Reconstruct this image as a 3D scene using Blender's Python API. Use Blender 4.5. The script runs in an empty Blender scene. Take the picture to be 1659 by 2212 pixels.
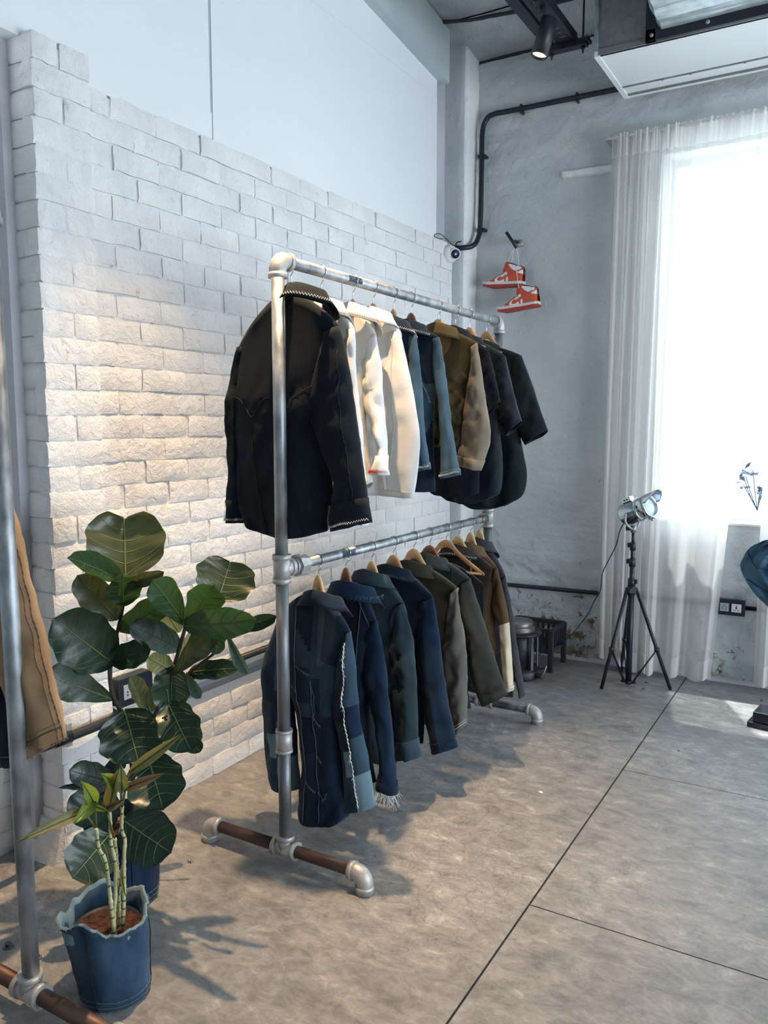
import bpy, bmesh, math, random
from mathutils import Vector, Matrix, noise
random.seed(7)
SC = bpy.context.scene
COL = SC.collection
V = Vector
PI = math.pi

# ------------------------------------------------------------------ camera
FPX, CXP, CYP, HC = 1740.0, 829.5, 1106.0, 1.45
TH, YAW = math.radians(6.1667), math.radians(30.490)
cam_d = bpy.data.cameras.new('camera')
cam_d.sensor_fit = 'VERTICAL'; cam_d.sensor_height = 24.0
cam_d.lens = 24.0 * FPX / 2212.0
cam_d.clip_start = 0.05
cam = bpy.data.objects.new('camera', cam_d); COL.objects.link(cam)
cam.location = (0, 0, HC)
cam.rotation_euler = (PI / 2 - TH, 0, YAW)
SC.camera = cam

# ------------------------------------------------------------------ exposure, sky, sun, window light
SC.view_settings.view_transform = 'Standard'
SC.view_settings.look = 'None'
SC.view_settings.exposure = 0.06
SC.view_settings.gamma = 1.0
SC.view_settings.use_curve_mapping = False

SKY_STRENGTH = 9.5
SUN_STRENGTH = 11.0
wd = bpy.data.worlds.new('sky'); SC.world = wd
wd.use_nodes = True
bg = wd.node_tree.nodes['Background']
bg.inputs[0].default_value = (0.80, 0.905, 1.0, 1)
bg.inputs[1].default_value = SKY_STRENGTH

sun_d = bpy.data.lights.new('sun', 'SUN'); sun_d.energy = SUN_STRENGTH; sun_d.angle = math.radians(1.2)
sun_d.color = (1.0, 0.97, 0.92)
sun = bpy.data.objects.new('sun', sun_d); COL.objects.link(sun)
sun.rotation_euler = V((0.10, -0.36, -1.0)).to_track_quat('-Z', 'Y').to_euler()
sun.location = (0, 8, 8)

def portal(name, loc, sx, sy, direction):
    d = bpy.data.lights.new(name, 'AREA'); d.shape = 'RECTANGLE'; d.size = sx; d.size_y = sy
    d.cycles.is_portal = True
    o = bpy.data.objects.new(name, d); COL.objects.link(o); o.location = loc
    o.rotation_euler = V(direction).to_track_quat('-Z', 'Y').to_euler()
portal('sky_portal', (0.06, 5.06, 1.93), 2.2, 2.05, (0, -1, 0))
portal('sky_portal', (3.46, 2.5, 1.25), 4.2, 2.3, (-1, 0, 0))

# ------------------------------------------------------------------ geometry helpers
fh = V((-math.sin(YAW), math.cos(YAW), 0)); rt = V((math.cos(YAW), math.sin(YAW), 0))
fw = math.cos(TH) * fh + V((0, 0, -math.sin(TH))); up = math.sin(TH) * fh + V((0, 0, math.cos(TH)))
EYE = V((0, 0, HC))
def ray(px, py): return fw + rt * ((px - CXP) / FPX) - up * ((py - CYP) / FPX)
def at_x(px, py, x): d = ray(px, py); return EYE + d * (x / d.x)
def at_y(px, py, y): d = ray(px, py); return EYE + d * (y / d.y)
def at_z(px, py, z=0.0): d = ray(px, py); return EYE + d * ((z - HC) / d.z)
def at_d(px, py, dist): d = ray(px, py); return EYE + d * (dist / math.hypot(d.x, d.y))
def at_plane(px, py, p0, n): d = ray(px, py); return EYE + d * ((p0 - EYE).dot(n) / d.dot(n))

def clamp(a, lo=0.0, hi=1.0): return max(lo, min(hi, a))
def lerp(a, b, t): return a + (b - a) * t
def sstep(a, b, x):
    t = clamp((x - a) / (b - a)); return t * t * (3 - 2 * t)

def catmull(pts, n):
    """resample a list of Vectors / tuples with a Catmull-Rom spline to n points"""
    P = [V(p) for p in pts]
    if len(P) == 2: return [P[0].lerp(P[1], i / (n - 1)) for i in range(n)]
    Q = [P[0] * 2 - P[1]] + P + [P[-1] * 2 - P[-2]]
    ls = [0.0]
    for a, b in zip(P, P[1:]): ls.append(ls[-1] + (b - a).length)
    out = []
    for i in range(n):
        u = ls[-1] * i / (n - 1)
        k = 0
        while k < len(P) - 2 and ls[k + 1] < u: k += 1
        t = (u - ls[k]) / max(1e-9, ls[k + 1] - ls[k])
        a, b, c, d = Q[k], Q[k + 1], Q[k + 2], Q[k + 3]
        out.append(0.5 * ((2 * b) + (c - a) * t + (2 * a - 5 * b + 4 * c - d) * t * t + (3 * b - a - 3 * c + d) * t ** 3))
    return out

class MB:
    def __init__(s): s.v = []; s.f = []; s.m = []; s.sm = []
    def add(s, vs, fs, mi=0, smooth=False):
        b = len(s.v); s.v += [tuple(v) for v in vs]
        for f in fs: s.f.append([b + i for i in f]); s.m.append(mi); s.sm.append(smooth)
        return b
    def box(s, x0, x1, y0, y1, z0, z1, mi=0, M=None, bev=0.0):
        if bev > 0:
            vs = []; fs = []
            bm = bmesh.new(); bmesh.ops.create_cube(bm, size=1)
            for v in bm.verts: v.co = V((lerp(x0, x1, v.co.x + .5), lerp(y0, y1, v.co.y + .5), lerp(z0, z1, v.co.z + .5)))
            bmesh.ops.bevel(bm, geom=bm.edges[:], offset=bev, segments=2, affect='EDGES', profile=0.5)
            bm.verts.index_update()
            vs = [v.co.copy() for v in bm.verts]; fs = [[v.index for v in f.verts] for f in bm.faces]; bm.free()
        else:
            vs = [V((x, y, z)) for z in (z0, z1) for y in (y0, y1) for x in (x0, x1)]
            fs = [(0, 2, 3, 1), (4, 5, 7, 6), (0, 1, 5, 4), (2, 6, 7, 3), (0, 4, 6, 2), (1, 3, 7, 5)]
        if M: vs = [M @ v for v in vs]
        s.add(vs, fs, mi); return s
    def tube(s, pts, r, n=12, mi=0, caps=True, smooth=True, flat=None):
        pts = [V(p) for p in pts]; N = len(pts)
        rr = r if isinstance(r, (list, tuple)) else [r] * N
        tang = []
        for i in range(N):
            a = pts[max(0, i - 1)]; b = pts[min(N - 1, i + 1)]
            t = (b - a); tang.append(t.normalized() if t.length > 1e-9 else V((0, 0, 1)))
        ref = V((0, 0, 1)) if abs(tang[0].z) < 0.9 else V((1, 0, 0))
        u = tang[0].cross(ref).normalized()
        rings = []
        for i in range(N):
            t = tang[i]; u = (u - t * u.dot(t))
            u = u.normalized() if u.length > 1e-6 else t.orthogonal().normalized()
            w = t.cross(u)
            for k in range(n):
                a = 2 * PI * k / n
                rings.append(pts[i] + (u * math.cos(a) + w * math.sin(a)) * rr[i])
        fs = []
        for i in range(N - 1):
            for k in range(n):
                k2 = (k + 1) % n
                fs.append((i * n + k, i * n + k2, (i + 1) * n + k2, (i + 1) * n + k))
        b = s.add(rings, fs, mi, smooth)
        if caps:
            s.f.append([b + k for k in range(n)][::-1]); s.m.append(mi); s.sm.append(False)
            s.f.append([b + (N - 1) * n + k for k in range(n)]); s.m.append(mi); s.sm.append(False)
        return s
    def lathe(s, prof, c=(0, 0, 0), n=24, mi=0, M=None, smooth=True):
        """prof: (r, z) list; axis z through c, optional matrix"""
        c = V(c); vs = []
        for r, z in prof:
            for k in range(n):
                a = 2 * PI * k / n; vs.append(V((r * math.cos(a), r * math.sin(a), z)))
        if M: vs = [M @ v for v in vs]
        vs = [v + c for v in vs]
        fs = []
        for i in range(len(prof) - 1):
            for k in range(n):
                k2 = (k + 1) % n
                fs.append((i * n + k, i * n + k2, (i + 1) * n + k2, (i + 1) * n + k))
        b = s.add(vs, fs, mi, smooth)
        if prof[0][0] > 1e-6: s.f.append([b + k for k in range(n)][::-1]); s.m.append(mi); s.sm.append(False)
        if prof[-1][0] > 1e-6:
            q = (len(prof) - 1) * n; s.f.append([b + q + k for k in range(n)]); s.m.append(mi); s.sm.append(False)
        return s
    def grid(s, rows, mi=0, smooth=True, wrap=False, matfn=None):
        R = len(rows); Cn = len(rows[0]); vs = [p for r in rows for p in r]; b = len(s.v)
        s.v += [tuple(v) for v in vs]
        for i in range(R - 1):
            for j in range(Cn if wrap else Cn - 1):
                j2 = (j + 1) % Cn
                s.f.append([b + i * Cn + j, b + i * Cn + j2, b + (i + 1) * Cn + j2, b + (i + 1) * Cn + j])
                s.m.append(matfn(i, j) if matfn else mi); s.sm.append(smooth)
        return s
    def prism(s, poly, y0, y1, mi=0, M=None):
        """poly of (x, z) extruded along y"""
        n = len(poly)
        vs = [V((x, y0, z)) for x, z in poly] + [V((x, y1, z)) for x, z in poly]
        if M: vs = [M @ v for v in vs]
        fs = [tuple(range(n)), tuple(range(2 * n - 1, n - 1, -1))] + [(i, i + n, (i + 1) % n + n, (i + 1) % n) for i in range(n)]
        s.add(vs, fs, mi); return s
    def mesh(s, name, mats):
        me = bpy.data.meshes.new(name); me.from_pydata(s.v, [], s.f)
        for m in (mats if isinstance(mats, (list, tuple)) else [mats]): me.materials.append(m)
        me.polygons.foreach_set('material_index', s.m); me.polygons.foreach_set('use_smooth', s.sm)
        bm = bmesh.new(); bm.from_mesh(me); bmesh.ops.recalc_face_normals(bm, faces=bm.faces); bm.to_mesh(me); bm.free()
        me.update(); return me
    def build(s, name, mats, parent=None, **kw):
        o = bpy.data.objects.new(name, s.mesh(name, mats)); COL.objects.link(o)
        if parent is not None:
            o.parent = parent
            o.matrix_parent_inverse = parent.matrix_basis.inverted() if kw.get('world', True) else Matrix()
        for k in ('label', 'category', 'group', 'kind'):
            if kw.get(k): o[k] = kw[k]
        return o

def thing(name, label, category, loc=(0, 0, 0), group=None, kind=None):
    o = bpy.data.objects.new(name, None); COL.objects.link(o); o.location = loc
    o.empty_display_size = 0.05
    o['label'] = label; o['category'] = category
    if group: o['group'] = group
    if kind: o['kind'] = kind
    return o
def structure(name, label, loc=(0, 0, 0)):
    o = bpy.data.objects.new(name, None); COL.objects.link(o); o.location = loc
    o['kind'] = 'structure'; o['label'] = label; return o

# ------------------------------------------------------------------ materials
def mat(name, c1, c2=None, ns=6.0, rough=0.6, metal=0.0, bump=0.0, bs=40.0, bdist=0.004, stretch=(1, 1, 1),
        detail=5.0, ramp=(0.35, 0.65), rvar=0.0, sheen=0.0, spec=0.5, extra=None, bstretch=None):
    m = bpy.data.materials.new(name); m.use_nodes = True
    nt = m.node_tree; N = nt.nodes; L = nt.links; bs_ = N['Principled BSDF']
    bs_.inputs['Roughness'].default_value = rough; bs_.inputs['Metallic'].default_value = metal
    bs_.inputs['Specular IOR Level'].default_value = spec
    if sheen:
        bs_.inputs['Sheen Weight'].default_value = sheen; bs_.inputs['Sheen Roughness'].default_value = 0.5
    tc = N.new('ShaderNodeTexCoord'); mp = N.new('ShaderNodeMapping'); mp.inputs['Scale'].default_value = stretch
    L.new(tc.outputs['Object'], mp.inputs[0])
    if c2 is None: bs_.inputs['Base Color'].default_value = (*c1, 1)
    else:
        nz = N.new('ShaderNodeTexNoise'); nz.inputs['Scale'].default_value = ns; nz.inputs['Detail'].default_value = detail
        L.new(mp.outputs[0], nz.inputs[0])
        cr = N.new('ShaderNodeValToRGB'); cr.color_ramp.elements[0].position = ramp[0]; cr.color_ramp.elements[1].position = ramp[1]
        cr.color_ramp.elements[0].color = (*c1, 1); cr.color_ramp.elements[1].color = (*c2, 1)
        L.new(nz.outputs[0], cr.inputs[0]); L.new(cr.outputs[0], bs_.inputs['Base Color'])
        if rvar:
            mr = N.new('ShaderNodeMapRange'); mr.inputs[3].default_value = rough - rvar; mr.inputs[4].default_value = rough + rvar
            mr.inputs[1].default_value = 0.3; mr.inputs[2].default_value = 0.7
            L.new(nz.outputs[0], mr.inputs[0]); L.new(mr.outputs[0], bs_.inputs['Roughness'])
    if bump:
        mp2 = mp
        if bstretch:
            mp2 = N.new('ShaderNodeMapping'); mp2.inputs['Scale'].default_value = bstretch; L.new(tc.outputs['Object'], mp2.inputs[0])
        n2 = N.new('ShaderNodeTexNoise'); n2.inputs['Scale'].default_value = bs; n2.inputs['Detail'].default_value = 6
        L.new(mp2.outputs[0], n2.inputs[0])
        bp = N.new('ShaderNodeBump'); bp.inputs['Strength'].default_value = bump; bp.inputs['Distance'].default_value = bdist
        L.new(n2.outputs[0], bp.inputs['Height']); L.new(bp.outputs[0], bs_.inputs['Normal'])
    if extra: extra(nt, bs_, mp)
    return m

def fabric(name, c1, c2, ns=9, rough=0.9, sheen=0.25, twill=True, bump=0.35, stretch=(1, 1, .45)):
    k = 0.5 if max(c2) < .36 else (.72 if max(c2) < .6 else 1.0)
    c1 = tuple(c * k for c in c1); c2 = tuple(c * k for c in c2); sheen *= .25
    def ex(nt, b, mp):
        N = nt.nodes; L = nt.links
        tc = N.new('ShaderNodeTexCoord')
        wv = N.new('ShaderNodeTexWave'); wv.wave_type = 'BANDS'; wv.bands_direction = 'DIAGONAL'
        wv.inputs['Scale'].default_value = 190; wv.inputs['Distortion'].default_value = 1.5; wv.inputs['Detail'].default_value = 1
        L.new(tc.outputs['Object'], wv.inputs[0])
        nz = N.new('ShaderNodeTexNoise'); nz.inputs['Scale'].default_value = 38; nz.inputs['Detail'].default_value = 6
        L.new(tc.outputs['Object'], nz.inputs[0])
        ad = N.new('ShaderNodeMath'); ad.operation = 'MULTIPLY_ADD'; ad.inputs[1].default_value = 0.25 if twill else 0.08
        L.new(wv.outputs['Fac'], ad.inputs[0]); L.new(nz.outputs[0], ad.inputs[2])
        bp = N.new('ShaderNodeBump'); bp.inputs['Strength'].default_value = bump; bp.inputs['Distance'].default_value = 0.003
        L.new(ad.outputs[0], bp.inputs['Height']); L.new(bp.outputs[0], b.inputs['Normal'])
    return mat(name, c1, c2, ns=ns, rough=rough, sheen=sheen, spec=0.2, stretch=stretch, extra=ex, detail=7, ramp=(0.32, 0.7))

def paint_rough(name, c1, c2, bump=0.55, dirt=None):
    """thick brush paint over brick or plaster"""
    def ex(nt, b, mp):
        N = nt.nodes; L = nt.links
        tc = N.new('ShaderNodeTexCoord'); geo = N.new('ShaderNodeNewGeometry')
        n1 = N.new('ShaderNodeTexNoise'); n1.inputs['Scale'].default_value = 26; n1.inputs['Detail'].default_value = 8; n1.inputs['Roughness'].default_value = 0.62
        n1.inputs['Distortion'].default_value = 0.6
        L.new(geo.outputs['Position'], n1.inputs[0])
        n2 = N.new('ShaderNodeTexNoise'); n2.inputs['Scale'].default_value = 150; n2.inputs['Detail'].default_value = 3
        L.new(geo.outputs['Position'], n2.inputs[0])
        ad = N.new('ShaderNodeMath'); ad.operation = 'MULTIPLY_ADD'; ad.inputs[1].default_value = 0.18
        L.new(n2.outputs[0], ad.inputs[0]); L.new(n1.outputs[0], ad.inputs[2])
        bp = N.new('ShaderNodeBump'); bp.inputs['Strength'].default_value = bump; bp.inputs['Distance'].default_value = 0.012
        L.new(ad.outputs[0], bp.inputs['Height']); L.new(bp.outputs[0], b.inputs['Normal'])
        # small dark pits and grime
        n3 = N.new('ShaderNodeTexNoise'); n3.inputs['Scale'].default_value = 17; n3.inputs['Detail'].default_value = 9; n3.inputs['Roughness'].default_value = 0.75
        L.new(geo.outputs['Position'], n3.inputs[0])
        cr = N.new('ShaderNodeValToRGB'); cr.color_ramp.elements[0].position = 0.27; cr.color_ramp.elements[1].position = 0.38
        cr.color_ramp.elements[0].color = (*[c * 0.5 for c in c1], 1); cr.color_ramp.elements[1].color = (1, 1, 1, 1)
        L.new(n3.outputs[0], cr.inputs[0])
        mx = N.new('ShaderNodeMix'); mx.data_type = 'RGBA'; mx.blend_type = 'MULTIPLY'; mx.inputs[0].default_value = 1.0
        src = b.inputs['Base Color'].links[0].from_socket
        L.new(src, mx.inputs[6]); L.new(cr.outputs[0], mx.inputs[7]); out = mx.outputs[2]
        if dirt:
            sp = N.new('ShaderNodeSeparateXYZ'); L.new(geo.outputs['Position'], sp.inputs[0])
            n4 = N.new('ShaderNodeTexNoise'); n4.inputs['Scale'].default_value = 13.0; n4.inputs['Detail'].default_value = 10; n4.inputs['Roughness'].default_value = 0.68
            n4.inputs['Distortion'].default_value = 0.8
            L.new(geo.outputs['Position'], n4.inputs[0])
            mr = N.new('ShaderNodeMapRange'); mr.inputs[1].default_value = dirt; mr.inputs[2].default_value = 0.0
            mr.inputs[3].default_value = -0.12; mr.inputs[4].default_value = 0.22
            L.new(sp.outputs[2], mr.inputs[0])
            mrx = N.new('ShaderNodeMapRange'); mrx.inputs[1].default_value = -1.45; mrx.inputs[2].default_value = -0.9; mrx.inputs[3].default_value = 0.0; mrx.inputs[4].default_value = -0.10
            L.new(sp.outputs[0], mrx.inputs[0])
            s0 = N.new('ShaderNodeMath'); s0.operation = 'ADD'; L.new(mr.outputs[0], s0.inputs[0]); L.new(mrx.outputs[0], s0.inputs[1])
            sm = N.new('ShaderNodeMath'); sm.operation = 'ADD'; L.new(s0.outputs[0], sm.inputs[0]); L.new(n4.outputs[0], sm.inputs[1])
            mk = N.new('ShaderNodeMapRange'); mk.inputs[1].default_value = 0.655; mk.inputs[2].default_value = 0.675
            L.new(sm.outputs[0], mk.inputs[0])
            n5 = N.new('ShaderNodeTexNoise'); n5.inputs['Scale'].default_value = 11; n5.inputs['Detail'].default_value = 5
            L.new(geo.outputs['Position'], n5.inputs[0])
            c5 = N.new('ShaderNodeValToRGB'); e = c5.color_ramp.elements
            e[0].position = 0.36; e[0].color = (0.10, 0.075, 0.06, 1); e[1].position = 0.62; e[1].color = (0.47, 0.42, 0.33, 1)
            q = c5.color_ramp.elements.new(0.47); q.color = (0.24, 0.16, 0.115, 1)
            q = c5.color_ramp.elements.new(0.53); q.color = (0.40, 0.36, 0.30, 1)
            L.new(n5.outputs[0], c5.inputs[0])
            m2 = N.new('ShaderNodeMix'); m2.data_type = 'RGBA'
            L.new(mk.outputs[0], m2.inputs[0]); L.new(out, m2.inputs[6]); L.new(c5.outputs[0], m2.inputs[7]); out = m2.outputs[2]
        L.new(out, b.inputs['Base Color'])
    return mat(name, c1, c2, ns=2.5, rough=0.62, extra=ex, spec=0.35)

M = {}
M['brick'] = paint_rough('white_brick_paint', (0.74, 0.75, 0.76), (0.84, 0.84, 0.84), 1.0)
M['mortar'] = paint_rough('white_mortar_paint', (0.66, 0.67, 0.69), (0.78, 0.78, 0.79), 0.9)
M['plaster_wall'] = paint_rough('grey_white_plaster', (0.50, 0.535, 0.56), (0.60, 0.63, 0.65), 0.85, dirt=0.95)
M['panel'] = mat('smooth_board_paint', (0.76, 0.79, 0.81), (0.80, 0.82, 0.84), ns=1.2, rough=0.55, bump=0.08, bs=9, bdist=0.01)
M['chase'] = mat('grey_painted_recess', (0.42, 0.43, 0.47), (0.52, 0.53, 0.56), ns=3, rough=0.7, bump=0.3, bs=14)
M['galv'] = mat('galvanised_steel', (0.20, 0.22, 0.24), (0.42, 0.46, 0.49), ns=22, rough=0.48, metal=0.7, bump=0.12, bs=60, rvar=0.1, stretch=(1, 1, .5))
M['galv_dark'] = mat('worn_steel', (0.09, 0.10, 0.115), (0.24, 0.26, 0.285), ns=14, rough=0.48, metal=0.65, bump=0.15, bs=50, rvar=0.12, stretch=(1, 1, .25))
M['rust'] = mat('brown_steel_pipe', (0.055, 0.035, 0.03), (0.15, 0.085, 0.065), ns=16, rough=0.5, metal=0.55, bump=0.15, bs=60, stretch=(.25, 1, 1))
M['fitting'] = mat('cast_fitting_metal', (0.34, 0.34, 0.335), (0.46, 0.46, 0.45), ns=30, rough=0.5, metal=0.45, bump=0.12, bs=90)
M['wire'] = mat('hook_wire', (0.55, 0.56, 0.57), rough=0.25, metal=1.0)
M['wood_light'] = mat('pale_hanger_wood', (0.50, 0.30, 0.13), (0.66, 0.44, 0.22), ns=5, rough=0.35, stretch=(1, 6, 9), bump=0.05, bs=60)
M['wood_mid'] = mat('honey_hanger_wood', (0.40, 0.20, 0.085), (0.56, 0.32, 0.15), ns=5, rough=0.33, stretch=(1, 6, 9))
M['wood_red'] = mat('red_brown_hanger_wood', (0.14, 0.05, 0.028), (0.26, 0.10, 0.05), ns=5, rough=0.35, stretch=(1, 6, 9))
M['black_metal'] = mat('black_painted_metal', (0.004, 0.008, 0.014), (0.010, 0.015, 0.022), ns=10, rough=0.45, bump=0.05, bs=60)
M['black_plastic'] = mat('black_plastic', (0.012, 0.018, 0.028), rough=0.4)
M['white_plastic'] = mat('white_plastic', (0.78, 0.78, 0.76), rough=0.3)
M['grey_plastic'] = mat('grey_plastic', (0.36, 0.40, 0.45), rough=0.35)
M['lens'] = mat('dark_lens_glass', (0.008, 0.02, 0.045), rough=0.08)
M['foil'] = mat('insulation_foil', (0.42, 0.45, 0.46), (0.60, 0.63, 0.64), ns=5, rough=0.30, metal=0.35, bump=0.9, bs=22, bdist=0.01, bstretch=(3.2, 0.9, 1))
M['foil_tape'] = mat('dark_seam', (0.03, 0.035, 0.04), rough=0.7)
M['ac_white'] = mat('glossy_white_sheet', (0.74, 0.76, 0.78), rough=0.12, spec=0.6)
M['ac_grey'] = mat('grey_sheet_steel', (0.17, 0.175, 0.18), (0.22, 0.225, 0.23), ns=40, rough=0.4, metal=0.3)
M['soil'] = mat('dark_red_soil', (0.018, 0.007, 0.004), (0.11, 0.035, 0.018), ns=50, rough=0.95, bump=1.0, bs=70, bdist=0.02)
M['bark'] = mat('dark_plant_stem', (0.025, 0.02, 0.016), (0.06, 0.05, 0.04), ns=30, rough=0.8, bump=0.5, bs=60)
M['thread'] = mat('white_thread', (0.75, 0.76, 0.74), rough=0.9)
M['thread_red'] = mat('red_thread', (0.55, 0.06, 0.03), rough=0.9)
M['thread_grey'] = mat('grey_thread', (0.10, 0.14, 0.18), rough=0.9)
M['thread_dark'] = mat('dark_seam_thread', (0.012, 0.014, 0.018), rough=0.95)
M['tag_dark'] = mat('dark_stencil', (0.01, 0.03, 0.07), rough=0.6)

LK = 0.62
def leafmat(name, c1, c2, tr=0.25, rough=0.33):
    c1 = tuple(c * LK for c in c1); c2 = tuple(c * LK for c in c2)
    m = mat(name, c1, c2, ns=9, rough=rough, bump=0.25, bs=24, bdist=0.006)
    nt = m.node_tree; N = nt.nodes; L = nt.links; b = N['Principled BSDF']; out = N['Material Output']
    t = N.new('ShaderNodeBsdfTranslucent'); t.inputs[0].default_value = (c2[0] * 2.0, c2[1] * 2.2, c2[2] * 1.2, 1)
    mx = N.new('ShaderNodeMixShader'); mx.inputs[0].default_value = tr
    L.new(b.outputs[0], mx.inputs[1]); L.new(t.outputs[0], mx.inputs[2]); L.new(mx.outputs[0], out.inputs[0])
    return m
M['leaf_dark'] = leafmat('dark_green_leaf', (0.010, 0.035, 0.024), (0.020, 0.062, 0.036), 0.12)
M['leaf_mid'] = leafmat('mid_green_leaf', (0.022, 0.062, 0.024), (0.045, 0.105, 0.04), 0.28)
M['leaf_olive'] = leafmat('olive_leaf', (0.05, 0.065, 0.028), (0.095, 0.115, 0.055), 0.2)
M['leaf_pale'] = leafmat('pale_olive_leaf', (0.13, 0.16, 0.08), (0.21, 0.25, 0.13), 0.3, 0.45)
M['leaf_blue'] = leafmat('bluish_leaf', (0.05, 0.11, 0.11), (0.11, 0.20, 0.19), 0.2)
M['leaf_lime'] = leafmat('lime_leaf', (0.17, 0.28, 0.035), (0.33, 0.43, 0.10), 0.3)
M['leaf_dry'] = leafmat('dry_pinkish_leaf', (0.22, 0.14, 0.075), (0.40, 0.24, 0.16), 0.25, 0.5)
M['leaf_cane'] = leafmat('dull_green_strap_leaf', (0.13, 0.14, 0.05), (0.26, 0.24, 0.11), 0.25, 0.45)
M['vein'] = mat('pale_leaf_vein', (0.13, 0.17, 0.055), rough=0.5)
M['vein_dark'] = mat('dull_leaf_vein', (0.022, 0.055, 0.030), rough=0.5)
M['cane'] = mat('cane_stem', (0.34, 0.34, 0.16), (0.52, 0.50, 0.28), ns=20, rough=0.5)
M['cane_node'] = mat('cane_joint', (0.05, 0.045, 0.03), (0.12, 0.10, 0.06), ns=40, rough=0.7)

def glassy(name):
    m = bpy.data.materials.new(name); m.use_nodes = True; nt = m.node_tree; N = nt.nodes; L = nt.links
    N.remove(N['Principled BSDF']); out = N['Material Output']
    t = N.new('ShaderNodeBsdfTransparent'); t.inputs[0].default_value = (0.95, 0.98, 0.98, 1)
    g = N.new('ShaderNodeBsdfGlossy'); g.inputs['Roughness'].default_value = 0.02
    lw = N.new('ShaderNodeLayerWeight'); pw = N.new('ShaderNodeMath'); pw.operation = 'POWER'; pw.inputs[1].default_value = 5; L.new(lw.outputs['Facing'], pw.inputs[0])
    fr = N.new('ShaderNodeMapRange'); fr.inputs[3].default_value = 0.04; fr.inputs[4].default_value = 0.7; L.new(pw.outputs[0], fr.inputs[0])
    mx = N.new('ShaderNodeMixShader'); L.new(fr.outputs[0], mx.inputs[0]); L.new(t.outputs[0], mx.inputs[1]); L.new(g.outputs[0], mx.inputs[2])
    L.new(mx.outputs[0], out.inputs[0]); return m
M['glass'] = glassy('window_glass')

def sheer(name, transp, col=(0.84, 0.82, 0.80)):
    m = bpy.data.materials.new(name); m.use_nodes = True; nt = m.node_tree; N = nt.nodes; L = nt.links
    N.remove(N['Principled BSDF']); out = N['Material Output']
    d = N.new('ShaderNodeBsdfDiffuse'); d.inputs[0].default_value = (*col, 1)
    t = N.new('ShaderNodeBsdfTranslucent'); t.inputs[0].default_value = (*col, 1)
    tr = N.new('ShaderNodeBsdfTransparent')
    tc = N.new('ShaderNodeTexCoord'); nz = N.new('ShaderNodeTexNoise'); nz.inputs['Scale'].default_value = 300
    L.new(tc.outputs['Object'], nz.inputs[0])
    bp = N.new('ShaderNodeBump'); bp.inputs['Strength'].default_value = 0.2; bp.inputs['Distance'].default_value = 0.001
    L.new(nz.outputs[0], bp.inputs['Height']); L.new(bp.outputs[0], d.inputs['Normal'])
    a = N.new('ShaderNodeMixShader'); a.inputs[0].default_value = 0.48
    L.new(d.outputs[0], a.inputs[1]); L.new(t.outputs[0], a.inputs[2])
    b = N.new('ShaderNodeMixShader'); b.inputs[0].default_value = transp
    L.new(a.outputs[0], b.inputs[1]); L.new(tr.outputs[0], b.inputs[2]); L.new(b.outputs[0], out.inputs[0]); return m
M['sheer'] = sheer('sheer_curtain_cloth', 0.33)
M['sheer_hem'] = sheer('curtain_hem_cloth', 0.10)

def emis(name, col, st):
    m = bpy.data.materials.new(name); m.use_nodes = True; b = m.node_tree.nodes['Principled BSDF']
    b.inputs['Base Color'].default_value = (*col, 1); b.inputs['Emission Color'].default_value = (*col, 1)
    b.inputs['Emission Strength'].default_value = st; return m
M['lamp_face'] = emis('lit_lamp_face', (1.0, 0.88, 0.68), 1.6)

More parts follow.
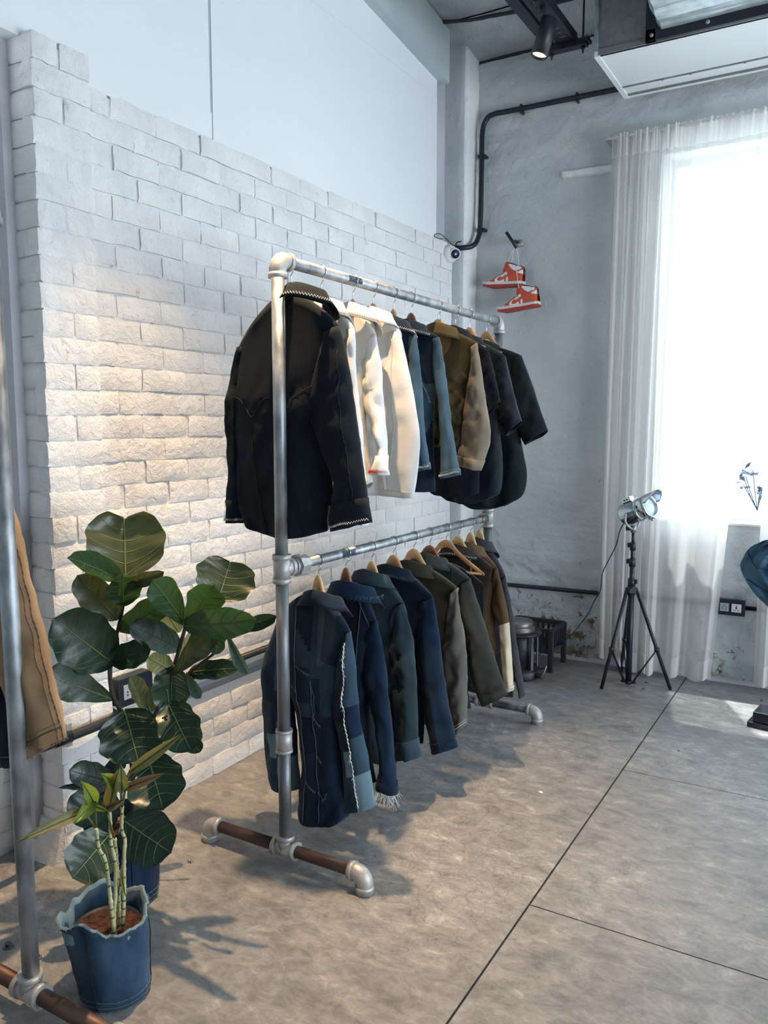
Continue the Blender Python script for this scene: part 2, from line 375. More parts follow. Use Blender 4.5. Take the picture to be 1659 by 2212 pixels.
# concrete floor: trowelled, mottled, crazed
def concrete():
    def ex(nt, b, mp):
        N = nt.nodes; L = nt.links
        geo = N.new('ShaderNodeNewGeometry')
        mpp = N.new('ShaderNodeMapping'); mpp.inputs['Rotation'].default_value = (0, 0, 0.5); mpp.inputs['Scale'].default_value = (0.9, 1.5, 1)
        L.new(geo.outputs['Position'], mpp.inputs[0])
        n1 = N.new('ShaderNodeTexNoise'); n1.inputs['Scale'].default_value = 10.5; n1.inputs['Detail'].default_value = 14; n1.inputs['Roughness'].default_value = 0.80
        n1.inputs['Distortion'].default_value = 0.45
        L.new(mpp.outputs[0], n1.inputs[0])
        cr = N.new('ShaderNodeValToRGB'); e = cr.color_ramp.elements
        e[0].position = 0.33; e[0].color = (0.115, 0.118, 0.122, 1); e[1].position = 0.70; e[1].color = (0.45, 0.452, 0.45, 1)
        q = e.new(0.45); q.color = (0.19, 0.194, 0.197, 1); q = e.new(0.56); q.color = (0.26, 0.262, 0.262, 1)
        L.new(n1.outputs[0], cr.inputs[0])
        nb = N.new('ShaderNodeTexNoise'); nb.inputs['Scale'].default_value = 1.1; nb.inputs['Detail'].default_value = 4
        L.new(geo.outputs['Position'], nb.inputs[0])
        mr = N.new('ShaderNodeMapRange'); mr.inputs[1].default_value = 0.3; mr.inputs[2].default_value = 0.7; mr.inputs[3].default_value = 0.72; mr.inputs[4].default_value = 1.22
        L.new(nb.outputs[0], mr.inputs[0])
        vm = N.new('ShaderNodeVectorMath'); vm.operation = 'SCALE'; L.new(cr.outputs[0], vm.inputs[0]); L.new(mr.outputs[0], vm.inputs['Scale'])
        # crazing cracks
        dn = N.new('ShaderNodeTexNoise'); dn.inputs['Scale'].default_value = 9; dn.inputs['Detail'].default_value = 4
        L.new(geo.outputs['Position'], dn.inputs[0])
        av = N.new('ShaderNodeVectorMath'); av.operation = 'MULTIPLY_ADD'; av.inputs[1].default_value = (0.12, 0.12, 0.12)
        L.new(dn.outputs['Color'], av.inputs[0]); L.new(geo.outputs['Position'], av.inputs[2])
        vo = N.new('ShaderNodeTexVoronoi'); vo.feature = 'DISTANCE_TO_EDGE'; vo.inputs['Scale'].default_value = 21
        L.new(av.outputs[0], vo.inputs[0])
        ck = N.new('ShaderNodeMapRange'); ck.inputs[1].default_value = 0.0; ck.inputs[2].default_value = 0.035; ck.inputs[3].default_value = 0.66; ck.inputs[4].default_value = 1.0
        L.new(vo.outputs['Distance'], ck.inputs[0])
        # cracks only in some areas
        am = N.new('ShaderNodeMapRange'); am.inputs[1].default_value = 0.46; am.inputs[2].default_value = 0.58
        L.new(nb.outputs[0], am.inputs[0])
        mm = N.new('ShaderNodeMix'); mm.data_type = 'FLOAT'; mm.inputs[2].default_value = 1.0
        L.new(am.outputs[0], mm.inputs[0]); L.new(ck.outputs[0], mm.inputs[3])
        v2 = N.new('ShaderNodeVectorMath'); v2.operation = 'SCALE'; L.new(vm.outputs[0], v2.inputs[0]); L.new(mm.outputs[0], v2.inputs['Scale'])
        # trowel arcs: light scratches
        wv = N.new('ShaderNodeTexWave'); wv.wave_type = 'RINGS'; wv.rings_direction = 'Z'
        wv.inputs['Scale'].default_value = 2.2; wv.inputs['Distortion'].default_value = 14; wv.inputs['Detail'].default_value = 5; wv.inputs['Detail Scale'].default_value = 1.6
        L.new(geo.outputs['Position'], wv.inputs[0])
        wr = N.new('ShaderNodeMapRange'); wr.inputs[1].default_value = 0.90; wr.inputs[2].default_value = 1.0; wr.inputs[3].default_value = 0; wr.inputs[4].default_value = 0.10
        L.new(wv.outputs['Fac'], wr.inputs[0])
        mx = N.new('ShaderNodeMix'); mx.data_type = 'RGBA'; mx.inputs[7].default_value = (0.50, 0.49, 0.47, 1)
        L.new(wr.outputs[0], mx.inputs[0]); L.new(v2.outputs[0], mx.inputs[6]); L.new(mx.outputs[2], b.inputs['Base Color'])
        rr = N.new('ShaderNodeMapRange'); rr.inputs[3].default_value = 0.30; rr.inputs[4].default_value = 0.55
        L.new(n1.outputs[0], rr.inputs[0]); L.new(rr.outputs[0], b.inputs['Roughness'])
        bp = N.new('ShaderNodeBump'); bp.inputs['Strength'].default_value = 0.22; bp.inputs['Distance'].default_value = 0.004
        L.new(n1.outputs[0], bp.inputs['Height']); L.new(bp.outputs[0], b.inputs['Normal'])
    return mat('trowelled_concrete', (0.3, 0.3, 0.3), rough=0.42, extra=ex, spec=0.45)
M['concrete'] = concrete()
M['joint'] = mat('dark_floor_joint', (0.045, 0.05, 0.055), rough=0.9)

# ------------------------------------------------------------------ room
ZSL = 0.135                                   # roof rises toward the camera
def ceil_z(y): return 3.70 + ZSL * (4.82 - y)
XW, YB, XR, YF = -2.24, 4.82, 3.40, -3.40

fl = structure('floor', 'trowelled grey concrete floor with sawn joints')
MB().box(-2.6, 3.6, -3.6, 5.1, -0.12, -0.006).build('floor_bed', M['joint'], fl)
jx = -0.79; g = 0.0035
ys = [-3.6, -1.25, -0.1, 1.02, 2.212, 3.332, 5.1]
def slab(x0, x1, y0, y1):
    MB().box(x0, x1, y0, y1, -0.006, 0.0).build('floor_slab', M['concrete'], fl)
slab(-2.6, jx - g, -3.6, 5.1)
xs = [jx + g, 0.35, 1.5, 3.6]
for i in range(len(ys) - 1):
    for k in range(3):
        slab(xs[k] + (g if k else 0), xs[k + 1] - g, ys[i] + g * .7, ys[i + 1] - g * .7)

# --- left wall: brick up to 2.56 m, smooth board above
PITCH = 0.0827
wl = structure('wall_left', 'white painted brick wall below smooth white boards', (XW, 3, 0))
MB().box(-2.62, -2.305, 1.62, 4.66, 0, 4.9).build('wall_core', M['chase'], wl)
mo = MB()
CH0, CH1, CY0, CY1 = 0.365, 0.447, 1.99, 4.66   # recess left by the missing course under the pipe
mo.box(-2.31, -2.2495, 1.80, 4.655, 0, CH0); mo.box(-2.31, -2.2495, 1.80, 4.655, CH1, 2.545); mo.box(-2.31, -2.2495, 1.80, CY0, CH0, CH1)
mo.build('mortar', M['mortar'], wl)

def brick_mesh(L=0.2115, H=0.0768, D=0.05, nx=6, nz=4):
    b = MB(); rows = []
    for i in range(nz):
        r = []
        for j in range(nx):
            u = j / (nx - 1) - .5; w = i / (nz - 1) - .5
            edge = max(abs(u) * 2, abs(w) * 2)
            dy = random.uniform(-.0026, .0026); dz = random.uniform(-.0028, .0028)
            dx = random.uniform(-.0022, .0016) - (0.0030 if edge > .99 else 0) - (0.003 if (abs(u) > .49 and abs(w) > .49) else 0)
            su = 0.965 if 0.5 < abs(u) * 2 < 0.99 else 1
            uu = u if abs(u) > .49 else u * 1.28
            ww = w if abs(w) > .49 else w * 1.75
            r.append(V((dx, uu * L + dy, ww * H + dz)))
        rows.append(r)
    b.grid(rows, smooth=True)
    per = [(0, j) for j in range(nx)] + [(i, nx - 1) for i in range(1, nz)] + [(nz - 1, j) for j in range(nx - 2, -1, -1)] + [(i, 0) for i in range(nz - 2, 0, -1)]
    front = [rows[i][j] for i, j in per]; back = [V((-D, p.y, p.z)) for p in front]
    n = len(per)
    b.add(front + back, [(k, (k + 1) % n, (k + 1) % n + n, k + n) for k in range(n)], smooth=False)
    return b
BM = [brick_mesh().mesh('brick', M['brick']) for _ in range(14)]

def place_bricks(parent, specs, limit=300):
    """specs: (location, rotz, length_scale)"""
    specs = sorted(specs, key=lambda s: math.hypot(s[0][0], s[0][1]) + 0.35 * abs(s[0][2] - 1.3))
    for s in specs[:limit]:
        o = bpy.data.objects.new('brick', random.choice(BM)); COL.objects.link(o)
        o.parent = parent; o.matrix_parent_inverse = parent.matrix_basis.inverted()
        o.location = s[0]; o.rotation_euler = (random.choice((0, PI)), 0, s[1]); o.scale = (1, s[2], 1)
    if len(specs) > limit:
        big = MB()
        for s in specs[limit:]:
            me = random.choice(BM); T = Matrix.Translation(s[0]) @ Matrix.Rotation(s[1], 4, 'Z') @ Matrix.Scale(s[2], 4, (0, 1, 0))
            big.add([T @ v.co for v in me.vertices], [list(p.vertices) for p in me.polygons], 0, True)
        big.build('brickwork', M['brick'], parent, kind='stuff')

specs = []
nrows = 31
for k in range(nrows):
    zc = 0.018 + PITCH * (k + .5) - 0.02
    if zc > 2.56: break
    off = 1.875 if k % 2 else 1.765
    y = off
    while y < 4.64:
        a = max(y + random.uniform(-.012, .012), 1.845); b = min(y + 0.2175, 4.642)
        if b - a > 0.04:
            c = (a + b) / 2; ln = b - a - 0.0055
            if not (CH0 - .03 < zc < CH1 and c > CY0 - .02):
                specs.append(((XW + random.uniform(-.0035, .0025), c, zc), random.uniform(-.006, .006), ln / 0.2115))
        y += 0.2175
place_bricks(wl, specs)

# smooth boards above the brick (two sheets with an open joint), and the strip above
mk = M['panel']
MB().box(-2.30, -2.247, 1.66, 2.494, 2.553, 4.85).build('wall_board', mk, wl)
MB().box(-2.44, -2.247, -3.4, 1.66, 2.615, 4.85).build('wall_board', mk, wl)
MB().box(-2.30, -2.247, 2.4985, 4.43, 2.553, 3.36).build('wall_board', mk, wl)
MB().box(-2.30, -2.2485, 2.4985, 4.43, 3.362, 4.06).build('wall_board', mk, wl)
# torn tape on the board joint
tp = MB(); rows = []
for i in range(26):
    z = 2.66 + (4.0 - 2.66) * i / 25; w = 0.001 + 0.010 * sstep(2.9, 3.35, z) * (0.7 + 0.5 * noise.noise(V((z * 9, 0, 0))))
    rows.append([V((-2.2462, 2.488 - w, z)), V((-2.2445 - 0, 2.488 - w * .3, z)), V((-2.2462, 2.4935, z))])
tp.grid(rows).build('joint_tape', mat('grey_joint_tape', (0.48, 0.52, 0.55), rough=.6), wl)

# --- boxed beam under the roof at the top of the left wall
bt = structure('trim_1', 'boxed white beam along the top of the left wall')
b = MB()
zb = lambda y: 3.447 + 0.118 * (4.49 - y)
vs = []
for y in (4.485, -3.4):
    vs += [V((-2.31, y, zb(y))), V((-2.195, y, zb(y))), V((-2.195, y, ceil_z(y) - 0.005)), V((-2.31, y, ceil_z(y) - 0.005))]
b.add(vs, [(0, 1, 2, 3), (7, 6, 5, 4), (0, 4, 5, 1), (1, 5, 6, 2), (2, 6, 7, 3), (3, 7, 4, 0)])
b.build('beam_box', mat('beam_board_paint', (0.44, 0.49, 0.51), (0.52, 0.56, 0.58), ns=1.5, rough=.5), bt)

# --- brick pilaster, near left
pl = structure('trim_2', 'white brick pilaster standing proud of the left wall')
MB().box(-2.44, -2.1985, 1.658, 1.862, 0, 2.600).build('mortar', M['mortar'], pl)
specs = []
nk = 32
for k in range(nk):
    zc = 0.018 + 0.0816 * (k + .5) - 0.006
    if zc > 2.60: break
    X = -2.192 + random.uniform(-.003, .003)
    if k % 2 == 0: specs.append(((X, 1.757, zc), 0, 1.02))
    else:
        m_ = 1.757 + random.uniform(-.012, .012)
        specs.append(((X, (1.650 + m_) / 2 - .001, zc), 0, (m_ - 1.650 - .008) / .2115))
        specs.append(((X, (m_ + 1.866) / 2, zc), 0, (1.866 - m_ - .008) / .2115))
    # side face looking toward the camera (-y)
    sx = -2.312 + random.uniform(-.004, .004)
    specs.append(((sx, 1.652 + random.uniform(-.003, .002), zc), -PI / 2, 1.06))
place_bricks(pl, specs)
# sloping plaster at its foot
f = MB()
f.add([V(p) for p in ((-2.40, 1.66, 0), (-2.40, 1.60, 0), (-2.21, 1.615, 0), (-2.185, 1.66, 0), (-2.40, 1.655, 0.16), (-2.20, 1.655, 0.13), (-2.40, 1.64, 0.16), (-2.20, 1.64, 0.13))],
      [(1, 2, 7, 6), (2, 3, 5, 7), (6, 7, 5, 4), (0, 1, 6, 4)])
f.build('plaster_foot', M['mortar'], pl)

# --- wall left of the pilaster, set back
w2 = structure('wall_left.001', 'recessed white brick wall left of the pilaster', (-2.42, 1, 0))
MB().box(-2.62, -2.429, -3.4, 1.66, 0, 2.555).build('mortar', M['mortar'], w2)
specs = []
for k in range(nrows):
    zc = 0.018 + PITCH * (k + .5) - 0.02
    if zc > 2.54: break
    y = 1.645 - (0.1 if k % 2 else 0.2)
    specs.append(((-2.423, (y + 1.645) / 2, zc), 0, (1.645 - y - .01) / .2115))
    while y > 0.9:
        specs.append(((-2.423 + random.uniform(-.003, .003), y - 0.109, zc), 0, 1.0)); y -= 0.2175
place_bricks(w2, specs)

# --- back wall, lumpy painted plaster over brick
wb = structure('wall_back', 'lumpy grey white plastered wall with a tall window', (0, YB, 0))
def lump(x, z):
    n = noise.noise(V((x * 2.2, z * 3.0, 4.0))) * 0.012 + noise.noise(V((x * 7, z * 12, 9.0))) * 0.0085 + noise.noise(V((x * 19, z * 26, 2.0))) * 0.0036
    zz = z / 0.083; fr = abs((zz + 0.12 * noise.noise(V((x * 4, z * 2, 1)))) % 1 - .5)
    mask = clamp(0.55 + noise.noise(V((x * 1.1, z * 1.3, 7))) * 1.1)
    n += (0.0042 * sstep(0.38, 0.5, fr)) * mask
    row = math.floor(zz); fx = abs(((x / 0.22) + (0.5 if row % 2 else 0)) % 1 - .5)
    n += 0.0030 * sstep(0.46, 0.5, fx) * mask
    pe = noise.noise(V((x * 5.2, z * 6.3, 15.0))) + 0.35 * noise.noise(V((x * 17, z * 17, 5))) + 0.55 * sstep(0.9, 0.0, z)
    n += 0.010 * sstep(0.33, 0.40, pe) * sstep(1.15, 0.7, z)
    return n
WX0, WX1, WZ0, WZ1 = -1.03, 1.15, 0.905, 2.95
def wall_patch(x0, x1, z0, z1, step, name='wall_patch'):
    nx = max(2, int((x1 - x0) / step)); nz = max(2, int((z1 - z0) / step))
    rows = [[V((lerp(x0, x1, j / nx), YB + lump(lerp(x0, x1, j / nx), lerp(z0, z1, i / nz)), lerp(z0, z1, i / nz))) for j in range(nx + 1)] for i in range(nz + 1)]
    MB().grid(rows).build(name, M['plaster_wall'], wb)
wall_patch(-2.30, WX0, 0, 3.665, 0.0125)
wall_patch(WX0, WX1, 0, WZ0, 0.016)
wall_patch(WX0, WX1, WZ1, 3.665, 0.018)
wall_patch(WX1, 3.6, 0, 3.78, 0.1)
rv = MB()
rv.box(WX0 - .06, WX0, YB + .012, 5.08, WZ0, WZ1); rv.box(WX1, WX1 + .06, YB + .012, 5.08, WZ0, WZ1)
rv.box(WX0 - .06, WX1 + .06, YB + .012, 5.08, WZ0 - .06, WZ0); rv.box(WX0 - .06, WX1 + .06, YB + .012, 5.08, WZ1, WZ1 + .06)
rv.build('window_reveal', M['mortar'], wb)
co = MB(); co.box(-2.7, WX0 - .05, YB + .03, 5.08, 0, 3.95); co.box(WX1 + .05, 3.6, YB + .03, 5.08, 0, 3.95)
co.box(WX0 - .06, WX1 + .06, YB + .03, 5.08, 0, WZ0 - .05); co.box(WX0 - .06, WX1 + .06, YB + .03, 5.08, WZ1 + .05, 3.95)
co.build('wall_core', M['chase'], wb)
MB().box(-2.6, 3.6, YB + .006, YB + .028, 3.60, 3.78).build('shadow_gap_strip', M['foil_tape'], wb)  # dark strip coloured in as the shadow between wall top and ceiling
# thin mortar skirting line at the floor
sk = MB(); rows = []
for i in range(60):
    x = lerp(-2.2, 3.4, i / 59); a = 0.008 * noise.noise(V((x * 5, 0, 3)))
    rows.append([V((x, YB - .022 + a, 0.0)), V((x, YB - .018 + a, 0.012)), V((x, YB + .02, 0.022 + a))])
sk.grid(rows).build('skirting_fillet', M['chase'], wb)

# corner column
cc = structure('trim_3', 'rough white plastered corner column beside the brick wall')
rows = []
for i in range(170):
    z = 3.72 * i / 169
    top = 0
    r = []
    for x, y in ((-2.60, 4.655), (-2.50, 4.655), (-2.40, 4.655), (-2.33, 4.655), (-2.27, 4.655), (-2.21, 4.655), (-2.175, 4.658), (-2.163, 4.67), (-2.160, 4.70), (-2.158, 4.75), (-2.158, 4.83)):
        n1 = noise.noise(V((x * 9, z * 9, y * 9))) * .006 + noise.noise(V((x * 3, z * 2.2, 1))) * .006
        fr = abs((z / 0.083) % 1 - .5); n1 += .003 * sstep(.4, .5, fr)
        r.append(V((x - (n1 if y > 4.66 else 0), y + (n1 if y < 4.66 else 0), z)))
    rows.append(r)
MB().grid(rows, matfn=lambda i, j: 0 if j < 6 else 1).build('column_plaster', [M['plaster_wall'], M['brick']], cc)  # greyer front stands for shade, whiter side for window light, set by material
MB().box(-2.60, -2.17, 4.67, 4.83, 0, 3.66).build('column_core', M['chase'], cc)

# other walls (behind and to the right of the camera), the right one with an unseen opening added for side daylight
wr = structure('wall_right', 'white side wall with a wide opening added for daylight', (XR, 0, 0))
wm = mat('plain_white_wall', (0.66, 0.68, 0.70), rough=.7)
b = MB(); b.box(XR, XR + .15, -3.6, 0.5, 0, 5); b.box(XR, XR + .15, 4.5, 5.1, 0, 5); b.box(XR, XR + .15, 0.5, 4.5, 0, 0.2); b.box(XR, XR + .15, 0.5, 4.5, 2.3, 5)
b.build('wall_face', wm, wr)
wf = structure('wall_front', 'white wall behind the photographer', (0, YF, 0))
b = MB(); b.box(-2.7, 3.6, YF - .15, YF, 0, 5)
b.build('wall_face', wm, wf)

# ceiling: foil insulation sheets with dark lapped seams
ce = structure('ceiling', 'silver foil insulation sheets under the sloping roof')
edges = [5.1, 4.47, 3.22, 1.85, 0.65, -0.6, -1.9, -3.6]
for a, bb in zip(edges, edges[1:]):
    rows = []
    n1, n2 = 34, 150 if a > 3 else 20
    for i in range(n1 + 1):
        y = lerp(a, bb + .012, i / n1); r = []
        for j in range(n2 + 1):
            x = lerp(-2.6, 3.6, j / n2)
            e = math.sin(PI * clamp(i / n1)) ** 0.5
            w = 0.020 * noise.noise(V((x * 1.2, y * 2, 3))) + 0.008 * noise.noise(V((x * 5, y * 7, 8)))
            yy = y + 0.035 * noise.noise(V((x * 1.3, a if i < n1 / 2 else bb, 5)))
            r.append(V((x, yy, ceil_z(y) + w - 0.028 * e + 0.02)))
        rows.append(r)
    MB().grid(rows).build('foil_sheet', M['foil'], ce)
MB().add([V((-2.7, 5.1, ceil_z(5.1) + .05)), V((3.6, 5.1, ceil_z(5.1) + .05)), V((3.6, -3.6, ceil_z(-3.6) + .05)), V((-2.7, -3.6, ceil_z(-3.6) + .05)),
          V((-2.7, 5.1, ceil_z(5.1) + .12)), V((3.6, 5.1, ceil_z(5.1) + .12)), V((3.6, -3.6, ceil_z(-3.6) + .12)), V((-2.7, -3.6, ceil_z(-3.6) + .12))], [(0, 1, 2, 3), (4, 5, 6, 7), (0, 1, 5, 4), (1, 2, 6, 5), (2, 3, 7, 6), (3, 0, 4, 7)]) if False else None
b = MB(); b.add([V((-2.7, 5.12, ceil_z(5.12) + .05)), V((3.6, 5.12, ceil_z(5.12) + .05)), V((3.6, -3.6, ceil_z(-3.6) + .05)), V((-2.7, -3.6, ceil_z(-3.6) + .05)),
          V((-2.7, 5.12, ceil_z(5.12) + .12)), V((3.6, 5.12, ceil_z(5.12) + .12)), V((3.6, -3.6, ceil_z(-3.6) + .12)), V((-2.7, -3.6, ceil_z(-3.6) + .12))],
         [(0, 1, 2, 3), (4, 5, 6, 7), (0, 1, 5, 4), (1, 2, 6, 5), (2, 3, 7, 6), (3, 0, 4, 7)])
b.build('roof_deck', M['foil_tape'], ce)
for pts in (((-2.2, 4.40), (-2.09, 4.44), (-1.93, 4.465), (-1.68, 4.495), (-1.4, 4.50), (-.6, 4.49), (.4, 4.51)),):
    b = MB(); q = catmull([V((x, y, ceil_z(y) + .012)) for x, y in pts], 120)
    q = [p + V((0, .008 * noise.noise(V((p.x * 9, 0, 0))), -.014 + .010 * noise.noise(V((p.x * 7, 3, 0))))) for p in q]
    b.tube(q, [.010 * (1 + .5 * noise.noise(V((p.x * 14, 1, 1)))) for p in q], n=6); b.build('dark_seam', M['foil_tape'], ce)

# window with frame and panes
wn = structure('window_1', 'tall bright window behind the sheer curtains', (0, 5.0, 0.9))
b = MB()
for x in (WX0 + .02, WX0 + .74, WX0 + 1.46, WX1 - .02): b.box(x - .022, x + .022, 4.99, 5.03, WZ0, WZ1)
for z in (WZ0 + .02, WZ1 - .02): b.box(WX0, WX1, 4.992, 5.028, z - .02, z + .02)
b.build('window_frame', M['white_plastic'], wn)
xsw = [WX0 + .02, WX0 + .74, WX0 + 1.46, WX1 - .02]
for a, c in zip(xsw, xsw[1:]):
    for z0, z1 in ((WZ0 + .02, WZ1 - .02),):
        MB().box(a + .02, c - .02, 5.008, 5.012, z0 + .018, z1 - .018).build('pane', M['glass'], wn)
MB().box(WX0 - .02, WX1 + .02, YB - .012, 5.09, WZ0 - .012, WZ0 + .004, bev=.004).build('window_sill', M['white_plastic'], wn)

# little ledge (old lintel end) on the back wall
b = MB(); rows = []
p0, p1 = at_y(1216, 370, 4.80), at_y(1340, 352, 4.80)
for i in range(24):
    t = i / 23; p = p0.lerp(p1, t); d = 0.034 + .005 * noise.noise(V((t * 8, 0, 0))); h = 0.045 + .008 * noise.noise(V((t * 7, 3, 0)))
    zt = p.z
    rows.append([V((p.x, YB + .02, zt + .012)), V((p.x, YB - d + .01, zt)), V((p.x, YB - d, zt - .008)), V((p.x, YB - d + .004, zt - h + .008)), V((p.x, YB + .02, zt - h))])
b.grid(rows, smooth=False); b.add([tuple(v) for v in rows[0]], [(0, 1, 2, 3, 4)]); b.add([tuple(v) for v in rows[-1]], [(4, 3, 2, 1, 0)])
b.build('trim_4', M['brick'], kind='structure', label='short white plaster ledge left of the curtain top')


# ================================================================== OBJECTS
RX = -1.56
# ------------------------------------------------------------------ pipe rack
def elbow_bm(b, c, d1, d2, r=0.027, R=0.034):
    """pipe elbow: from c along d1 and d2 (unit vectors)"""
    c = V(c); d1 = V(d1); d2 = V(d2); o = c + (d1 + d2) * R
    pts = [c + d1 * (R + .016), c + d1 * R] + [o - d2 * (R * math.cos(a)) - d1 * (R * math.sin(a)) for a in [PI / 2 * k / 7 for k in range(1, 7)]] + [c + d2 * R, c + d2 * (R + .016)]
    # arc must start at d1 end: o - d2*R = c + d1*R
    b.tube(pts, r, n=20)
    for d in (d1, d2):
        b.tube([c + d * (R + .006), c + d * (R + .022)], r * 1.10, n=20)
    return b
def tee_bm(b, c, along, branch, r=0.027):
    c = V(c); a = V(along); n = V(branch)
    b.tube([c - a * .042, c + a * .042], r, n=20)
    for s in (-1, 1): b.tube([c + a * s * .030, c + a * s * .046], r * 1.11, n=20)
    b.tube([c, c + n * .044], r, n=20); b.tube([c + n * .030, c + n * .047], r * 1.10, n=20)
    return b

def rack(name, label, x, y0, y1, foot, top_far_y=None, with_lower=True):
    t = thing(name, label, 'clothes rack', (x, y0, 0))
    PR = 0.0205; F = M['fitting']; G = M['galv']; D = M['galv_dark']
    zt, zl, zf = 1.952, 0.996, 0.062
    for k, y in enumerate((y0, y1)):
        yt = y if k == 0 else (top_far_y or y)
        dark = D
        MB().tube([(x, y, zf + .03), (x, y, 0.43)], PR, n=20).build('post_pipe', D, t)
        MB().tube([(x, y, 0.43), (x, y, zl - .03)], PR, n=20).build('post_pipe', D, t)
        MB().tube([(x, y, zl + .03), (x, yt, zt - .03)], PR, n=20).build('post_pipe', G, t)
        b = MB(); b.tube([(x, y, .395), (x, y, .465)], PR + .0055, n=20); b.tube([(x, y, .392), (x, y, .402)], PR + .0075, n=20); b.tube([(x, y, .458), (x, y, .468)], PR + .0075, n=20)
        b.build('coupling', F, t)
        s = 1 if k == 0 else -1
        tee_bm(MB(), (x, y, zl), (0, 0, 1), (0, s, 0)).build('tee_fitting', F, t)
        elbow_bm(MB(), (x, yt, zt), (0, 0, -1), (0, s, 0)).build('elbow_fitting', F, t)
        tee_bm(MB(), (x, y, zf), (1, 0, 0), (0, 0, 1)).build('tee_fitting', F, t)
        xa, xb = foot[k]
        MB().tube([(xa + .03, y, zf), (x - .03, y, zf)], PR - .001, n=18).build('foot_pipe', M['rust'] if k == 0 else D, t)
        MB().tube([(x + .03, y, zf), (xb - .03, y, zf)], PR - .001, n=18).build('foot_pipe', M['rust'] if k == 0 else D, t)
        for xe, sg in ((xa, 1), (xb, -1)):
            b = MB(); elbow_bm(b, (xe, y, zf), (sg, 0, 0), (0, 0, -1), R=.030); b.tube([(xe, y, 0.0), (xe, y, .02)], .0275, n=20)
            b.build('elbow_fitting', F, t)
    yt = top_far_y or y1
    MB().tube([(x, y0 + .03, zt), (x, yt - .03, zt)], 0.0182, n=20).build('top_rail', G, t)
    if with_lower:
        MB().tube([(x, y0 + .03, zl), (x, y0 + .115, zl)], 0.0175, n=18).build('lower_rail', G, t)
        MB().tube([(x, y0 + .115, zl), (x, y1 - .03, zl)], 0.0168, n=20).build('lower_rail', G, t)
        b = MB(); b.tube([(x, y0 + .085, zl), (x, y0 + .125, zl)], .030, n=8, smooth=False); b.tube([(x, y0 + .070, zl), (x, y0 + .090, zl)], .036, n=8, smooth=False)
        b.tube([(x, y0 + .058, zl), (x, y0 + .072, zl)], .026, n=16)
        b.build('union_nut', F, t)
    return t
RY0, RY1, RYT = 2.010, 3.655, 3.765
rk = rack('pipe_clothes_rack', 'two rail clothes rack of galvanised pipe beside the brick wall', RX, RY0, RY1, ((-1.893, -1.254), (-1.885, -1.285)), RYT)
# worn maker's stencil on both rails (scratched, unreadable)
for yy, zz, rr in ((2.385, 1.952, .0187), (2.335, .996, .0173)):
    b = MB(); rows = []
    for i in range(9):
        r_ = []
        for j in range(7):
            a = -0.55 + 1.25 * j / 6
            r_.append(V((RX + rr * math.cos(a), yy + .085 * i / 8 + .003 * noise.noise(V((i, j, 1))), zz + rr * math.sin(a))))
        rows.append(r_)
    b.grid(rows); b.build('dark_stencil_band', M['tag_dark'], rk)
    for q in range(5):
        b = MB(); z0 = .004 * math.sin(q * 2.3)
        pts = [V((RX + rr + .0006, yy + .012 + q * .014 + .010 * u, zz + z0 + .003 * math.sin(u * 9 + q))) for u in [i / 6 for i in range(7)]]
        b.tube(pts, .0009, n=4); b.build('pale_lettering', M['thread_grey'], rk)

# second rack at the left edge, running toward the photographer
r2 = thing('pipe_clothes_rack', 'galvanised pipe rack post cut off by the left edge', 'clothes rack', (-1.69, 1.15, 0))
x2, y2 = -1.690, 1.152
for z0, z1 in ((.09, 1.92),): MB().tube([(x2 + .004, y2, z0), (x2 - .014, y2, z1)], .0205, n=20).build('post_pipe', M['galv'], r2)
tee_bm(MB(), (x2, y2, .062), (1, 0, 0), (0, 0, 1)).build('tee_fitting', M['fitting'], r2)
elbow_bm(MB(), (x2 - .014, y2, 1.952), (0, 0, -1), (0, -1, 0)).build('elbow_fitting', M['fitting'], r2)
MB().tube([(x2 - .014, y2 - .03, 1.952), (x2 - .014, -0.55, 1.952)], .0182, n=16).build('top_rail', M['galv'], r2)
for xa, xb in ((-2.02, -1.72), (-1.66, -1.375)):
    MB().tube([(xa, y2, .062), (xb, y2, .062)], .0195, n=18).build('foot_pipe', M['rust'], r2)
for xe, sg in ((-2.05, 1), (-1.345, -1)):
    b = MB(); elbow_bm(b, (xe, y2, .062), (sg, 0, 0), (0, 0, -1), R=.03); b.tube([(xe, y2, 0), (xe, y2, .02)], .0275, n=20); b.build('elbow_fitting', M['fitting'], r2)
MB().tube([(x2 - .014, -0.58, .0), (x2 - .014, -0.58, 1.952)], .0205, n=16).build('post_pipe', M['galv'], r2)

# ------------------------------------------------------------------ hangers
def hanger_meshes(span=.36):
    # flat arched board, thickness along y; origin at top of hump
    up_, lo_ = [], []
    for i in range(25):
        x = -span / 2 + span * i / 24; a = abs(x)
        hump = 0.030 * math.exp(-(a / .040) ** 2)
        zt = -0.034 - 0.70 * max(0, a - .028) + hump + .004
        th = .034 - .012 * (a / (span / 2)) + 0.004 * math.exp(-(a / .03) ** 2)
        if a > span / 2 - .012: th *= .6
        up_.append((x, zt)); lo_.append((x, zt - th * .8 + (0.0 if a > .05 else -.004)))
    b = MB(); rows = []
    prof = [(-1, .35), (-1, .75), (-.6, 1), (.6, 1), (1, .75), (1, .35), (.6, 0), (-.6, 0)]
    for (x, zt), (_, zl) in zip(up_, lo_):
        rows.append([V((x, (.0068 - .003 * abs(x) / .18) * p, lerp(zl, zt, q))) for p, q in prof])
    b.grid(rows, wrap=True); b.add([tuple(v) for v in rows[0]], [tuple(range(8))]); b.add([tuple(v) for v in rows[-1]], [tuple(range(7, -1, -1))])
    h = MB(); pts = [V((0, 0, -.012)), V((0, 0, .020)), V((.004, 0, .032))]
    R = .0205; cz = .034 + R
    return b, h
HB, _ = hanger_meshes()
